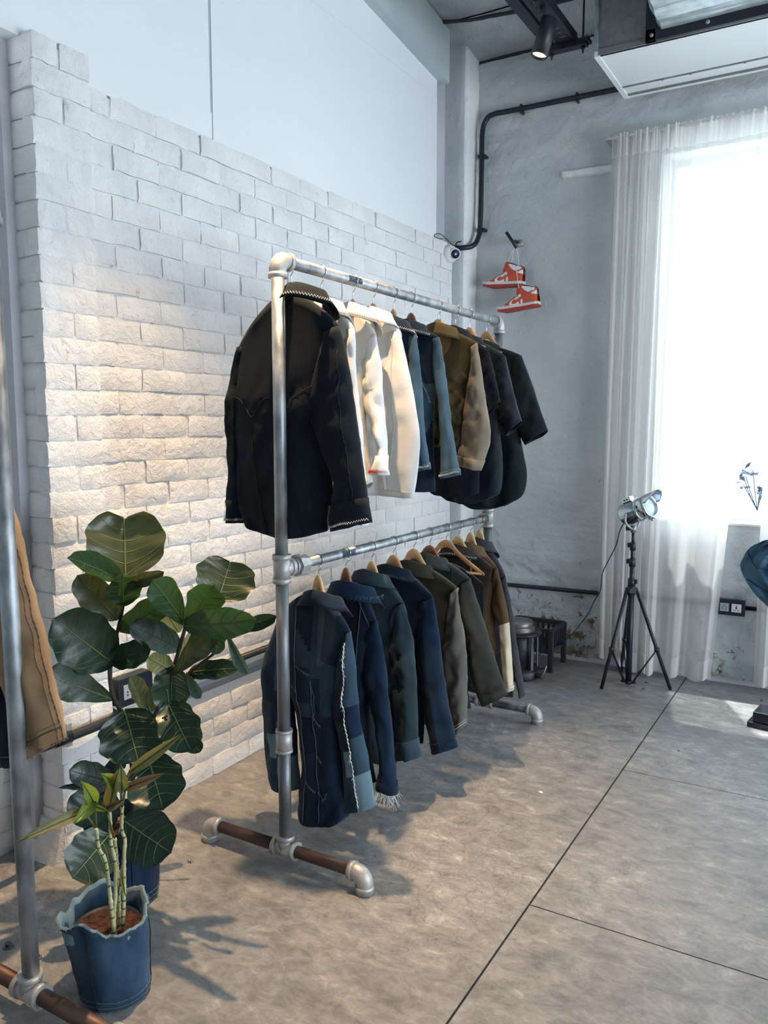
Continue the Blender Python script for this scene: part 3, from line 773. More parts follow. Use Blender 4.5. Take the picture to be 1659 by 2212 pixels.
H_MESH = {k: HB.mesh('hanger_body', M[k]) for k in ('wood_light', 'wood_mid', 'wood_red')}
def hanger(y, zr, rr, drop, wood, yaw, label, group, bar=False, tilt=0.0, sx=1.0, sz=1.0):
    """drop: from rail centre to top of the hump"""
    t = thing('clothes_hanger', label, 'hanger', (RX, y, zr), group)
    t.rotation_euler = (0, tilt, yaw)
    o = bpy.data.objects.new('hanger_body', H_MESH[wood]); COL.objects.link(o); o.parent = t; o.location = (0, 0, -drop); o.scale = (sx, 1, sz)
    R = rr + .0028; pts = []
    for i in range(22):
        a = -2.0 + (PI + 2.0 - .15) * i / 21 if False else None
    pts = [V((0, 0, -drop - .012)), V((0, 0, -drop + .006))]
    # neck swings to one side then wraps over the rail
    pts += [V((0.002, 0, -R - .018)), V((.012, 0, -R - .004))]
    for i in range(15):
        a = math.radians(-62 + i * 17.5); pts.append(V((R * math.cos(a), 0, R * math.sin(a))))
    h = MB(); h.tube(catmull(pts, 34), .00165, n=6); h.build('hook', M['wire'], t, world=False)
    if bar:
        h = MB(); h.tube([(-.17, 0, -drop - .140), (.17, 0, -drop - .140)], .0055, n=10); h.build('trouser_bar', M[wood], t, world=False)
    return t

# ------------------------------------------------------------------ garments
class Plane:
    def __init__(s, y, yaw=0.0, x=RX):
        s.p = V((x, y, 0)); s.e = V((math.cos(yaw), math.sin(yaw), 0)); s.n = V((-math.sin(yaw), math.cos(yaw), 0))
    def at(s, px, py, off=0.0):
        p0 = s.p + s.n * off; w = at_plane(px, py, p0, s.n); d = w - s.p
        return V((d.dot(s.e), off, w.z))
    def W(s, q): return s.p + s.e * q[0] + s.n * q[1] + V((0, 0, q[2]))

class Shell:
    """closed cloth tube between a left and a right outline (local e, n, z coordinates)"""
    def __init__(s, pl, Ls, Rs, depth=.04, rows=34, cols=22, rise=0.0, rise_v=.28, fold=.006, foldn=5.0, seed=0, hem=0.0, crease=.003, dtop=.25, cen=None, risep=1.55, bend=0.0, twist=0.0):
        s.pl = pl; s.L = catmull(Ls, rows); s.R = catmull(Rs, rows); s.rows, s.cols = rows, cols
        s.depth, s.rise, s.rise_v, s.fold, s.foldn, s.seed, s.hem, s.crease, s.dtop, s.risep, s.bend, s.twist = depth, rise, rise_v, fold, foldn, seed, hem, crease, dtop, risep, bend, twist
    def pt(s, side, u, v, off=0.0):
        """u in 0..1 from left to right; side -1 = towards camera (-n), +1 = far"""
        f = clamp(v) * (s.rows - 1); i = min(int(f), s.rows - 2); t = f - i
        L = s.L[i].lerp(s.L[i + 1], t); R = s.R[i].lerp(s.R[i + 1], t)
        p = L.lerp(R, u)
        c = 2 * u - 1; prof = max(0.0, 1 - abs(c) ** 2.4) ** 0.55
        dv = s.depth * (s.dtop + (1 - s.dtop) * sstep(0, .35, v))
        y = side * dv * prof
        sd = s.seed * 7.3 + side * 3.1
        w = (L - R).length
        vv = v ** .8
        fo = 1.35 * s.fold * vv * (math.sin(u * s.foldn * 2.1 + sd + 1.6 * noise.noise(V((u * 2, v * 1.5, sd)))) * .8 + noise.noise(V((u * w * 13, v * 1.7, sd))) * 1.4)
        cr = 2.5 * s.crease * (noise.noise(V((u * w * 22 + v * 5, v * 9, sd + 2))) * 1.4 + noise.noise(V((u * w * 45 - v * 9, v * 17, sd + 5))) * .7)
        if s.rise: cr *= .15 + .85 * sstep(.10, .38, v)
        y += (fo + cr) * (0.25 + 0.75 * prof)
        y += s.bend * v * v
        z = p.z
        if s.rise: z += s.rise * max(0.0, 1 - abs(c) ** s.risep) * max(0.0, 1 - v / s.rise_v) ** 1.25
        if s.hem: z -= s.hem * (1 - abs(c) ** 2.2) * sstep(.72, 1.0, v)
        # sag of the outline so hems are not ruler straight
        z += .004 * v * noise.noise(V((u * 3.2, 2, sd)))
        q = V((p.x, p.y + y, z))
        if off:
            q.y += side * off * (0.35 + .65 * prof); q.x += off * c * .8
        return q
    def W(s, *a, **k): return s.pl.W(s.pt(*a, **k))
    def geo(s, b, mi=0, matfn=None, v0=0.0, v1=1.0, off=0.0, cap_top=True):
        n = s.cols; rows = []
        nr = max(3, int(s.rows * (v1 - v0)))
        for i in range(nr):
            v = lerp(v0, v1, i / (nr - 1)); r = []
            for k in range(2 * n):
                if k < n: side, j = -1, k
                else: side, j = 1, 2 * n - k
                u = 0.5 - 0.5 * math.cos(PI * j / n)
                r.append(s.W(side if 0 < j < n else -1, u, v, off=off))
            rows.append(r)
        def mf(i, k):
            if not matfn: return mi
            side, j = (-1, k) if k < n else (1, 2 * n - k - 1)
            return matfn(side, 0.5 - 0.5 * math.cos(PI * (j + .5) / n), lerp(v0, v1, (i + .5) / (nr - 1)))
        b.grid(rows, wrap=True, matfn=mf)
        if cap_top and v0 == 0:
            base = len(b.v) - len(rows) * 2 * n
            for k in range(n):
                k2 = (2 * n - k) % (2 * n); k3 = 2 * n - k - 1
                f = [base + k, base + k + 1, base + k3, base + k2]
                f = list(dict.fromkeys(f))
                if len(f) > 2: b.f.append(f); b.m.append(mi); b.sm.append(True)
        return b

def zigzag(fn, n, amp, b, r=.0011):
    """fn(t, offset) -> world point; zigzag with n teeth"""
    pts = [fn(i / (2 * n), amp if i % 2 else -amp) for i in range(2 * n + 1)]
    b.tube(pts, r, n=4, smooth=False); return b

def solid(o, th=.0022):
    m = o.modifiers.new('thickness', 'SOLIDIFY'); m.thickness = th; m.offset = -1
    return o

def collar(b, pl, cx, z, a=.078, bb=.050, h=.036, flap=.050, front=.45, tiltx=0.0, pts_up=.0, off_n=0.0):
    """standing neck band with a turned-down flap; returns fn for the flap edge at the back"""
    n = 36; rows = []
    for i in range(n + 1):
        ph = -PI / 2 + (-1 + 2 * i / n) * (PI - front)          # -pi/2 = back, toward camera
        ca, sa = math.cos(ph), math.sin(ph); fr = sstep(-.2, 1, sa)
        dz = -fr * .045 - .022 * abs(ca) ** 1.6
        def q(k, zz, w=1.0): return pl.W(V((cx + ca * (a * .86 + k), off_n + sa * (bb + k * w), z + zz + dz)))
        fl = flap * (1 + .25 * fr)
        rows.append([q(.006, -.010), q(.000, h * .35), q(-.004, h * .9), q(-.002, h + .003), q(.004, h + .001), q(.012, h - fl * .35), q(.022 + .006 * fr, h - fl * .72), q(.030 + .012 * fr, h - fl)])
    b.grid(rows)
    def edge(t, o, up_=.009, back=.62, flip=1):
        ph = -PI / 2 + (-1 + 2 * t) * (PI * back)
        ca, sa = math.cos(ph), math.sin(ph); fr = sstep(-.2, 1, sa); fl = flap * (1 + .25 * fr)
        k = .0275 + .010 * fr
        return pl.W(V((cx + ca * (a * .86 + k), off_n + sa * (bb + k), z + h - fl + up_ + o - fr * .045 - .022 * abs(ca) ** 1.6)))
    return edge

def mirror(pts, cx, cx2=None): return [V((2 * cx - p[0], p[1], p[2])) for p in pts]

GY = {}
def hook_y(px, zr):
    # world y of the point on the rail seen at image column px (solve along the rail)
    lo, hi = 1.9, 4.2
    for _ in range(50):
        m = (lo + hi) / 2; p = V((RX, m, zr)) - EYE
        x = CXP + FPX * p.dot(rt) / p.dot(fw)
        if x < px: lo = m
        else: hi = m
    return (lo + hi) / 2

def garment(name, label, category, group, hx, zr, wood, hlabel, right, sleeve, mats, ctop, yaw=0.0, hyaw=None, neck=(None, None), drop=.066,
            left=None, lsleeve='mirror', depth=.036, sdepth=.026, rise=None, hem=0.0, fold=.006, foldn=5.0, seed=0, crease=.003, cuff=None, collar_m=0, coll=(.074, .047, .034, .046),
            stitch=None, seams=(), matfn=None, smatfn=None, cuff_m=None, sfold=.004, yoff=0.0, fringe_fn=None, scren=.0035, hgroup=None, rows=44, short=False, bend=0, collar_on=True, htilt=0, bar=False, hang=True, cuff_stitch=None):
    y = hook_y(hx, zr)
    rr = .0182 if zr > 1.5 else .0168
    sx = 1.0 if bar else clamp((Plane(y + yoff, yaw).at(*right[0]).x - .034) / .18, .35, 1.0)
    sz = 1.0 if bar else clamp((zr - Plane(y + yoff, yaw).at(*right[0]).z - drop + .030) / .142, .9, 1.7)
    if hang: hanger(y, zr, rr, drop, wood, hyaw if hyaw is not None else yaw, hlabel, hgroup, bar=bar, tilt=htilt, sx=sx, sz=sz)
    pl = Plane(y + yoff, yaw)
    t = thing(name, label, category, (RX, y + yoff, zr - .10), group)
    fm, cm = mats[0], mats[collar_m]
    Rs = [pl.at(*p) for p in right]
    cx = pl.at(*ctop).x * 0 + (neck[0] if neck[0] is not None else 0.0)
    zc = pl.at(*ctop).z                                      # top of collar
    ca, cb, ch, cf = coll
    zneck = zc - ch - .003
    Ls = [pl.at(*p) for p in left] if left else mirror(Rs, cx)
    shz = (Ls[0].z + Rs[0].z) / 2
    ri = zneck - shz + .012
    body = Shell(pl, Ls, Rs, depth, rows=rows, cols=30, dtop=.42, rise=ri, fold=fold, foldn=foldn, seed=seed, hem=hem, crease=crease, bend=bend)
    b = MB(); body.geo(b, matfn=matfn)
    bo = solid(b.build('body', mats, t))
    if collar_on:
        b = MB(); edge = collar(b, pl, cx, zneck, ca, cb, ch, cf)
        col = solid(b.build('collar', cm, t), .003)
        if stitch:
            b = MB(); zigzag(lambda q, o: edge(q, o, .008), 40, .0036, b, .0010); b.build('collar_stitching', stitch, col)
    def do_sleeve(Li, Ro, sd, nm='sleeve'):
        S = Shell(pl, Li, Ro, sdepth, rows=30, cols=14, fold=sfold, foldn=3.0, seed=seed * 3 + sd, crease=scren, dtop=.55)
        vv = 1.0
        b = MB(); S.geo(b, matfn=smatfn)
        so = solid(b.build(nm, mats, t))
        if cuff:
            b = MB(); S.geo(b, v0=1 - cuff, v1=1.0, off=.0035, cap_top=False)
            cu = solid(b.build('cuff', cuff_m or fm, so), .0018)
            cs = cuff_stitch or stitch
            if cs:
                b = MB(); zigzag(lambda q, o: S.W(-1, .02 + .96 * q, 1 - .012 + o * .0, off=.0075) + V((0, 0, .006 + o)), 22, .0035, b, .0010)
                b.build('cuff_stitching', cs, cu)
                if cuff > .1:
                    b = MB(); zigzag(lambda q, o: S.W(-1, .07, 1 - cuff + .01 + (cuff - .02) * q, off=.0075) + pl.e * o, 12, .0035, b, .0010)
                    b.build('cuff_stitching', cs, cu)
        return S, so
    SL = None
    if sleeve:
        inner, outer = sleeve
        Li = [pl.at(*p) for p in inner]; Ro = [pl.at(*p) for p in outer]
        SL, so = do_sleeve(Li, Ro, 1)
        if lsleeve == 'mirror':
            do_sleeve(mirror(Ro, cx), mirror(Li, cx), 2)
        elif lsleeve:
            do_sleeve([pl.at(*p) for p in lsleeve[0]], [pl.at(*p) for p in lsleeve[1]], 2)
    for sm in seams:
        kind, which, pts, m_ = sm
        S = body if which == 'body' else SL
        path = []
        ctrl = catmull([V((p[0], p[1], 0)) for p in pts], 60)
        for c in ctrl: path.append(S.W(-1, clamp(c.x), clamp(c.y), off=.0022))
        b = MB()
        if kind == 'dash': b.tube(path, [.0016 if (i // 1) % 2 else .0006 for i in range(60)], n=5)
        elif kind == 'zig':
            pp = []
            for i, p in enumerate(path):
                pp.append(p + pl.e * (.0035 if i % 2 else -.0035))
            b.tube(pp, .0010, n=4)
        else: b.tube(path, .0011, n=5)
        b.build('seam', m_, bo if which == 'body' else so)
    if fringe_fn: fringe_fn(pl, body, SL, t, bo)
    return t, pl, body, SL

def fringe(name, starts, parent, m, ln=(.008, .03), seed=1, r=.0006):
    rnd = random.Random(seed); b = MB()
    for p in starts:
        l = rnd.uniform(*ln); a = rnd.uniform(-1, 1); q = rnd.uniform(-1, 1)
        b.tube([p, p + V((a * l * .3, q * l * .3, -l * .5)), p + V((a * l * .7 + rnd.uniform(-.3, .3) * l, q * l * .5, -l))], r, n=3, caps=False)
    o = b.build(name, m, parent); o['kind'] = 'stuff'; return o

F = {}
F['black_denim'] = fabric('black_denim', (0.006, 0.014, 0.024), (0.014, 0.027, 0.040), sheen=.12)
F['cream'] = fabric('cream_twill', (0.50, 0.49, 0.45), (0.60, 0.59, 0.55), sheen=.1)
F['white'] = fabric('white_twill', (0.66, 0.67, 0.69), (0.74, 0.75, 0.76), sheen=.1)
F['white2'] = fabric('off_white_drill', (0.60, 0.60, 0.60), (0.68, 0.68, 0.68), sheen=.1)
F['denim_mid'] = fabric('mid_blue_denim', (0.030, 0.075, 0.13), (0.085, 0.155, 0.22), ns=14)
F['denim_pale'] = fabric('pale_blue_denim', (0.055, 0.13, 0.20), (0.13, 0.24, 0.33), ns=14)
F['denim_dark'] = fabric('dark_blue_denim', (0.006, 0.018, 0.045), (0.018, 0.045, 0.085), ns=12)
F['denim_ink'] = fabric('ink_blue_denim', (0.003, 0.010, 0.030), (0.010, 0.028, 0.060), ns=12)
F['indigo'] = fabric('indigo_denim', (0.006, 0.024, 0.068), (0.016, 0.052, 0.115), ns=16)
F['denim_grey'] = fabric('grey_blue_denim', (0.018, 0.048, 0.070), (0.050, 0.095, 0.120), ns=12)
F['denim_wash'] = fabric('washed_denim', (0.12, 0.22, 0.29), (0.26, 0.37, 0.43), ns=18)
F['khaki'] = fabric('khaki_cotton', (0.13, 0.095, 0.040), (0.22, 0.165, 0.078), ns=7, sheen=.1, twill=False)
F['khaki_light'] = fabric('light_khaki_cotton', (0.28, 0.23, 0.165), (0.40, 0.34, 0.26), ns=7, sheen=.1, twill=False)
F['navy'] = fabric('navy_black_cotton', (0.004, 0.008, 0.018), (0.009, 0.017, 0.032), sheen=.15, twill=False)
F['navy2'] = fabric('blue_black_satin', (0.005, 0.013, 0.028), (0.012, 0.028, 0.050), sheen=.2, twill=False, rough=.6)
F['teal_black'] = fabric('teal_black_cotton', (0.003, 0.013, 0.020), (0.010, 0.027, 0.035), sheen=.1, twill=False, rough=.7)
F['olive'] = fabric('dark_olive_canvas', (0.045, 0.042, 0.030), (0.085, 0.078, 0.055), ns=7)
F['taupe'] = fabric('taupe_canvas', (0.165, 0.16, 0.14), (0.30, 0.29, 0.265), ns=8)
F['green_grey'] = fabric('green_grey_canvas', (0.035, 0.052, 0.054), (0.075, 0.095, 0.098), ns=6)
F['brown'] = fabric('tan_brown_moleskin', (0.16, 0.095, 0.048), (0.27, 0.165, 0.085), ns=5, twill=False)
F['brown_dark'] = fabric('dark_brown_cotton', (0.045, 0.035, 0.030), (0.075, 0.058, 0.048), ns=6, twill=False)
F['beige_denim'] = fabric('beige_bleached_denim', (0.52, 0.44, 0.31), (0.70, 0.63, 0.50), ns=9)
F['slate'] = fabric('slate_grey_cotton', (0.055, 0.058, 0.066), (0.10, 0.105, 0.115), ns=6, twill=False)
F['velvet'] = fabric('black_velvet', (0.006, 0.009, 0.012), (0.016, 0.022, 0.027), sheen=.5, twill=False)
F['tan_denim'] = fabric('tan_denim', (0.33, 0.20, 0.105), (0.52, 0.34, 0.20), ns=10, sheen=.15)
TH = M['thread']; TD = M['thread_dark']; TG = M['thread_grey']
ZU, ZL = 1.952, 0.996
UG, LG = None, None

# ---- upper rail -----------------------------------------------------------
garment('denim_jacket', 'black western denim jacket, white zigzag stitched collar and cuffs, nearest on top rail', 'jacket', None, 627, ZU, 'wood_mid',
        'honey wood hanger holding the black western jacket on the top rail',
        [(733, 704), (716, 790), (708, 880), (712, 1000), (720, 1090), (706, 1146)],
        ([(700, 722), (682, 800), (664, 878), (690, 960), (722, 1040), (716, 1095), (717, 1148)],
         [(733, 704), (752, 790), (765, 880), (778, 980), (790, 1060), (795, 1100), (800, 1128)]),
        [F['black_denim']], (622, 618), yaw=0.0, drop=.058, neck=(.055, None),
        left=[(516, 752), (507, 850), (505, 960), (512, 1060), (524, 1112), (534, 1130)],
        lsleeve=([(516, 752), (500, 830), (495, 900), (500, 1000), (496, 1070), (494, 1129)], [(530, 748), (524, 830), (522, 900), (528, 1000), (532, 1070), (534, 1130)]),
        depth=.050, sdepth=.040, hem=.030, fold=.008, foldn=5, seed=1, cuff=.135, stitch=TH, coll=(.088, .055, .034, .040),
        seams=(('line', 'body', [(.03, .27), (.17, .31), (.30, .40), (.36, .37), (.44, .32), (.56, .33), (.66, .395), (.74, .33), (.86, .29), (.97, .27)], TD),
               ('dash', 'body', [(.30, .41), (.33, .65), (.37, .99)], TD), ('dash', 'body', [(.66, .41), (.60, .65), (.55, .99)], TD),
               ('line', 'body', [(.285, .41), (.315, .65), (.355, .99)], TD), ('line', 'body', [(.675, .41), (.615, .65), (.565, .99)], TD),
               ('dash', 'sleeve', [(.86, .12), (.80, .5), (.76, .86)], TD)))
garment('cotton_shirt', 'cream shirt with dark stitched collar, second on the top rail behind the black jacket', 'shirt', None, 693, ZU, 'wood_light',
        'pale wood hanger holding the cream shirt behind the black jacket',
        [(765, 708), (748, 800), (744, 900), (748, 1000), (745, 1090), (742, 1140)],
        ([(748, 714), (742, 800), (750, 900), (764, 990), (772, 1060), (776, 1130)], [(765, 708), (768, 790), (776, 880), (783, 960), (788, 1050), (791, 1136)]),
        [F['cream'], F['white']], (706, 640), drop=.062, neck=(0.02, None), seed=2, stitch=TG, depth=.034, sdepth=.022, smatfn=lambda a, u, v: 1 if u > .55 else 0)
garment('cotton_shirt', 'cream shirt with red zigzag stitching on collar and cuffs', 'shirt', None, 762, ZU, 'wood_mid',
        'honey wood hanger holding the red stitched cream shirt',
        [(812, 722), (795, 800), (790, 880), (793, 960), (800, 1010), (805, 1042)],
        ([(784, 735), (772, 800), (784, 870), (806, 930), (816, 975), (802, 1024)], [(812, 722), (823, 790), (827, 860), (831, 930), (834, 985), (838, 1026)]),
        [F['cream'], F['white']], (766, 655), drop=.062, neck=(0.01, None), seed=3, stitch=M['thread_red'], depth=.036, sdepth=.024, cuff=.14, cuff_m=F['white'], hem=.03, smatfn=lambda a, u, v: 1 if u > .45 else 0)
garment('drill_jacket', 'plain off white jacket with a broad flat sleeve, fourth on the top rail', 'jacket', None, 806, ZU, 'wood_mid',
        'honey wood hanger holding the off white jacket',
        [(864, 716), (852, 800), (850, 900), (850, 980), (850, 1040), (848, 1070)],
        ([(838, 722), (826, 800), (824, 900), (820, 980), (816, 1040), (815, 1070)], [(864, 716), (883, 800), (898, 880), (907, 950), (902, 1020), (893, 1076)]),
        [F['white2']], (812, 664), drop=.060, neck=(0.01, None), seed=4, depth=.036, sdepth=.030, scren=.002,
        seams=(('line', 'sleeve', [(.52, .04), (.46, .5), (.34, .98)], F['cream']), ('line', 'sleeve', [(.02, .955), (.98, .96)], F['cream'])))
garment('denim_jacket', 'blue denim jacket with pale narrow sleeve, beside the off white jacket', 'jacket', None, 850, ZU, 'wood_light',
        'pale wood hanger holding the denim jacket beside the off white one',
        [(899, 722), (888, 800), (886, 900), (890, 980), (895, 1040)],
        ([(884, 730), (882, 800), (890, 880), (900, 950), (903, 1018)], [(899, 722), (907, 790), (912, 860), (918, 940), (928, 1013)]),
        [F['denim_dark'], F['denim_pale']], (850, 682), drop=.062, neck=(0.0, None), seed=5, stitch=TH, depth=.034, sdepth=.024, cuff=.05, cuff_m=F['denim_pale'], smatfn=lambda a, u, v: 1,
        seams=(('zig', 'body', [(.70, .12), (.80, .2), (.9, .3)], TG), ('line', 'body', [(.66, .05), (.76, .2), (.88, .33)], TG)))
garment('denim_jacket', 'blue denim jacket with frayed armhole seam and white stitched cuff', 'jacket', None, 888, ZU, 'wood_red',
        'red brown wood hanger holding the frayed denim jacket',
        [(948, 728), (942, 800), (938, 880), (936, 980), (940, 1050), (938, 1062)],
        ([(936, 734), (938, 800), (950, 880), (953, 960), (953, 1034)], [(948, 728), (960, 790), (970, 880), (980, 950), (993, 1026)]),
        [F['denim_dark'], F['denim_pale']], (898, 690), drop=.060, neck=(0.0, None), seed=6, stitch=TH, depth=.036, sdepth=.030, cuff=.05, cuff_m=F['denim_pale'], smatfn=lambda a, u, v: 1,
        matfn=lambda a, u, v: 1 if (a < 0 and .62 < u and .30 < v < .60 and v < .30 + (1.25 - u) * .9) else 0,
        seams=(('zig', 'body', [(.64, .36), (.74, .27), (.86, .34), (.94, .42)], TH), ('line', 'body', [(.62, .33), (.74, .24), (.92, .36)], TG)))
garment('cotton_jacket', 'golden khaki jacket with pale wide sleeve on the top rail', 'jacket', None, 947, ZU, 'wood_light',
        'large pale wood hanger holding the khaki jacket',
        [(1030, 740), (1016, 800), (1008, 860), (1000, 920), (992, 965)],
        ([(1018, 752), (1016, 800), (1004, 870), (1000, 920), (992, 970), (987, 1004)], [(1030, 740), (1040, 800), (1050, 870), (1060, 935), (1052, 980), (1037, 1017)]),
        [F['khaki'], F['khaki_light']], (952, 698), drop=.058, neck=(0.01, None), seed=7, depth=.040, sdepth=.032, fold=.012, crease=.007, foldn=9, scren=.006, cuff=.09, cuff_m=F['khaki_light'], smatfn=lambda a, u, v: 1, coll=(.085, .05, .034, .05))
garment('cotton_shirt', 'plain navy black short sleeved shirt between the khaki jacket and the stitched navy shirt', 'shirt', None, 984, ZU, 'wood_mid',
        'honey wood hanger half hidden behind the khaki jacket collar',
        [(1056, 760), (1042, 830), (1038, 920), (1036, 1000), (1034, 1066)],
        ([(1042, 768), (1038, 800), (1040, 850), (1050, 900)], [(1056, 760), (1064, 790), (1073, 830), (1081, 868)]),
        [F['navy']], (992, 704), drop=.062, seed=8, depth=.036, sdepth=.026, hem=.02)
garment('cotton_shirt', 'navy short sleeved shirt with white stitched collar, second from the far end', 'shirt', None, 1014, ZU, 'wood_light',
        'pale wood hanger holding the stitched navy shirt',
        [(1092, 770), (1080, 840), (1080, 920), (1086, 1000), (1082, 1060), (1062, 1076)],
        ([(1076, 780), (1066, 830), (1072, 890), (1094, 942)], [(1092, 770), (1103, 820), (1115, 870), (1127, 910)]),
        [F['navy2']], (1036, 720), drop=.060, seed=9, stitch=TH, depth=.042, sdepth=.032, hem=.03, fold=.010)
garment('cotton_shirt', 'black short sleeved shirt with white stitched collar, last on the top rail', 'shirt', None, 1051, ZU, 'wood_mid',
        'honey wood hanger at the far end of the top rail',
        [(1126, 768), (1118, 860), (1124, 940), (1138, 1020), (1130, 1068), (1104, 1086)],
        ([(1108, 778), (1098, 850), (1108, 910), (1134, 962)], [(1126, 768), (1150, 830), (1166, 880), (1184, 930)]),
        [F['teal_black']], (1072, 734), drop=.058, seed=10, stitch=TH, depth=.046, sdepth=.034, hem=.035, fold=.011)

# ---- lower rail -----------------------------------------------------------
PW = [F['denim_dark'], F['denim_ink'], F['denim_grey'], F['indigo'], F['denim_mid'], F['denim_wash']]
def patch_body(a, u, v):
    rnd = lambda k: (math.sin(k * 12.9898) * 43758.5453) % 1
    if u < .30: return 0 if v < .34 else (1 if v < .62 else 0)
    if u < .56:
        if v < .10: return 1
        if v < .24: return 2 if (v > .10 + (u - .30) * .35) else 1
        if v < .40: return 0
        if v < .47: return 2
        return 1 if v < .66 else 0
    if u < .72:
        if v < .28: return 2
        if v < .52: return 0
        return 3 if v > .78 else 0
    if v < .2: return 0
    if v < .45: return 2
    return 0 if v < .7 else 3
def patch_sleeve(a, u, v):
    if u > .60: return 4 if v < .42 else (3 if v < .58 else (4 if v < .80 else 5))
    if v < .30: return 2 if u < .3 else 3
    if v < .50: return 0
    if v < .66: return 2 if u < .55 else 0
    if v < .80: return 5 if u > .25 else 2
    return 4
def fr1(pl, B, S, t, bo):
    P = [S.W(-1, .62, .05 + .93 * i / 110, off=.003) for i in range(111)]
    b = MB(); b.tube([p + V((.0018 * math.sin(i * 2.1), 0, 0)) for i, p in enumerate(P)], [.0016 if i % 3 else .0026 for i in range(111)], n=4); b.build('raw_seam_edge', M['thread'], t)
    fringe('frayed_threads', P, t, M['thread'], (.004, .012), 3)
    for path in ([(.56, .30), (.60, .38), (.58, .46)], [(.56, .46), (.66, .49), (.72, .50)], [(.32, .235), (.42, .25), (.55, .26)], [(.56, .66), (.60, .68), (.66, .69)], [(.30, .79), (.42, .81), (.50, .83)], [(.05, .345), (.2, .33), (.3, .35)], [(.52, .83), (.62, .86), (.70, .83)]):
        c = catmull([V((p[0], p[1], 0)) for p in path], 24); Q = [B.W(-1, p.x, p.y, off=.003) for p in c]
        b = MB(); b.tube(Q, .0010, n=4); b.build('raw_seam_edge', TG, bo); fringe('frayed_threads', Q, bo, TG, (.003, .009), 5)
garment('patchwork_jacket', 'patchwork denim jacket with frayed white sleeve seam, nearest on the lower rail', 'jacket', None, 687, ZL, 'wood_light',
        'pale wood hanger holding the patchwork denim jacket',
        [(757, 1364), (742, 1450), (736, 1560), (742, 1660), (760, 1740), (752, 1764)],
        ([(742, 1372), (728, 1450), (722, 1530), (738, 1620), (744, 1690), (744, 1752)], [(757, 1364), (768, 1450), (773, 1530), (786, 1610), (800, 1680), (810, 1742)]),
        PW, (682, 1266), yaw=.02, drop=.052, neck=(.02, None),
        left=[(604, 1330), (612, 1420), (640, 1540), (652, 1640), (646, 1700), (644, 1745)],
        lsleeve=([(604, 1330), (582, 1390), (567, 1440), (570, 1540), (574, 1640), (586, 1706)], [(626, 1345), (626, 1400), (632, 1460), (636, 1550), (640, 1640), (646, 1704)]),
        depth=.046, sdepth=.036, hem=.035, fold=.010, seed=11, matfn=patch_body, smatfn=patch_sleeve, fringe_fn=fr1, coll=(.080, .05, .03, .044), collar_m=0, rows=56,
        seams=(('line', 'body', [(.30, .03), (.30, .5), (.29, .98)], TG), ('line', 'body', [(.56, .28), (.55, .7), (.53, .98)], TG)))
def fr2(pl, B, S, t, bo):
    fringe('frayed_threads', [S.W(-1, .05 + .9 * i / 60, 1.0, off=.002) for i in range(61)] + [S.W(1, .05 + .9 * i / 40, 1.0) for i in range(41)], t, M['thread'], (.008, .045), 8, .0008)
t_, pl_, B_, S_ = garment('denim_jacket', 'dark denim jacket with frayed turned collar and threads hanging from its cuff', 'jacket', None, 747, ZL, 'wood_red',
        'red brown wood hanger holding the frayed collar jacket',
        [(813, 1340), (800, 1430), (797, 1530), (800, 1620), (812, 1690)],
        ([(794, 1350), (778, 1410), (790, 1480), (812, 1560), (822, 1640), (815, 1694)], [(813, 1340), (829, 1410), (837, 1500), (846, 1590), (851, 1660), (857, 1716)]),
        [F['denim_dark'], F['indigo']], (752, 1246), drop=.052, neck=(.03, None), seed=12, depth=.038, sdepth=.030, coll=(.095, .058, .030, .052), collar_m=1, cuff=.06, cuff_m=F['denim_dark'],
        smatfn=lambda a, u, v: 1 if u > .7 else 0, fringe_fn=fr2, seams=(('line', 'body', [(.72, .02), (.72, .4), (.7, .98)], TG), ('line', 'body', [(.60, .02), (.95, .08)], TG)))
b = MB(); fr_pts = []
for i in range(70):
    ph = -PI / 2 + (-1 + 2 * i / 69) * 1.9
    fr_pts.append(pl_.W(V((.03 + math.cos(ph) * .117, math.sin(ph) * .080, pl_.at(752, 1246).z - .052))))
fringe('frayed_threads', fr_pts, t_, TG, (.004, .016), 12, .0007)
garment('denim_shirt', 'plain grey blue denim shirt with deep turned cuff, third on the lower rail', 'shirt', None, 803, ZL, 'wood_light',
        'pale wood hanger holding the plain denim shirt',
        [(872, 1302), (858, 1380), (850, 1480), (850, 1580), (856, 1650)],
        ([(850, 1318), (840, 1380), (845, 1430), (850, 1510), (853, 1580), (852, 1640)], [(872, 1302), (888, 1370), (898, 1450), (902, 1530), (903, 1600), (907, 1634)]),
        [F['denim_grey'], F['denim_mid']], (800, 1224), drop=.054, seed=13, depth=.040, sdepth=.034, cuff=.13, cuff_m=F['denim_mid'], scren=.006, sfold=.007, coll=(.080, .05, .03, .044))
garment('denim_jacket', 'deep indigo denim jacket with stitched collar and wide cuffless sleeve', 'jacket', None, 850, ZL, 'wood_mid',
        'honey wood hanger holding the indigo jacket',
        [(936, 1290), (922, 1380), (916, 1480), (916, 1560), (914, 1606)],
        ([(904, 1306), (898, 1380), (904, 1450), (916, 1530), (933, 1626)], [(936, 1290), (948, 1370), (957, 1450), (970, 1530), (989, 1614)]),
        [F['denim_ink'], F['indigo']], (856, 1214), drop=.054, seed=14, depth=.042, sdepth=.034, stitch=TG, smatfn=lambda a, u, v: 1 if u > .5 else 0, cuff=.0, cuff_stitch=None, coll=(.084, .05, .03, .044),
        seams=(('line', 'sleeve', [(.02, .93), (.98, .93)], TD),))
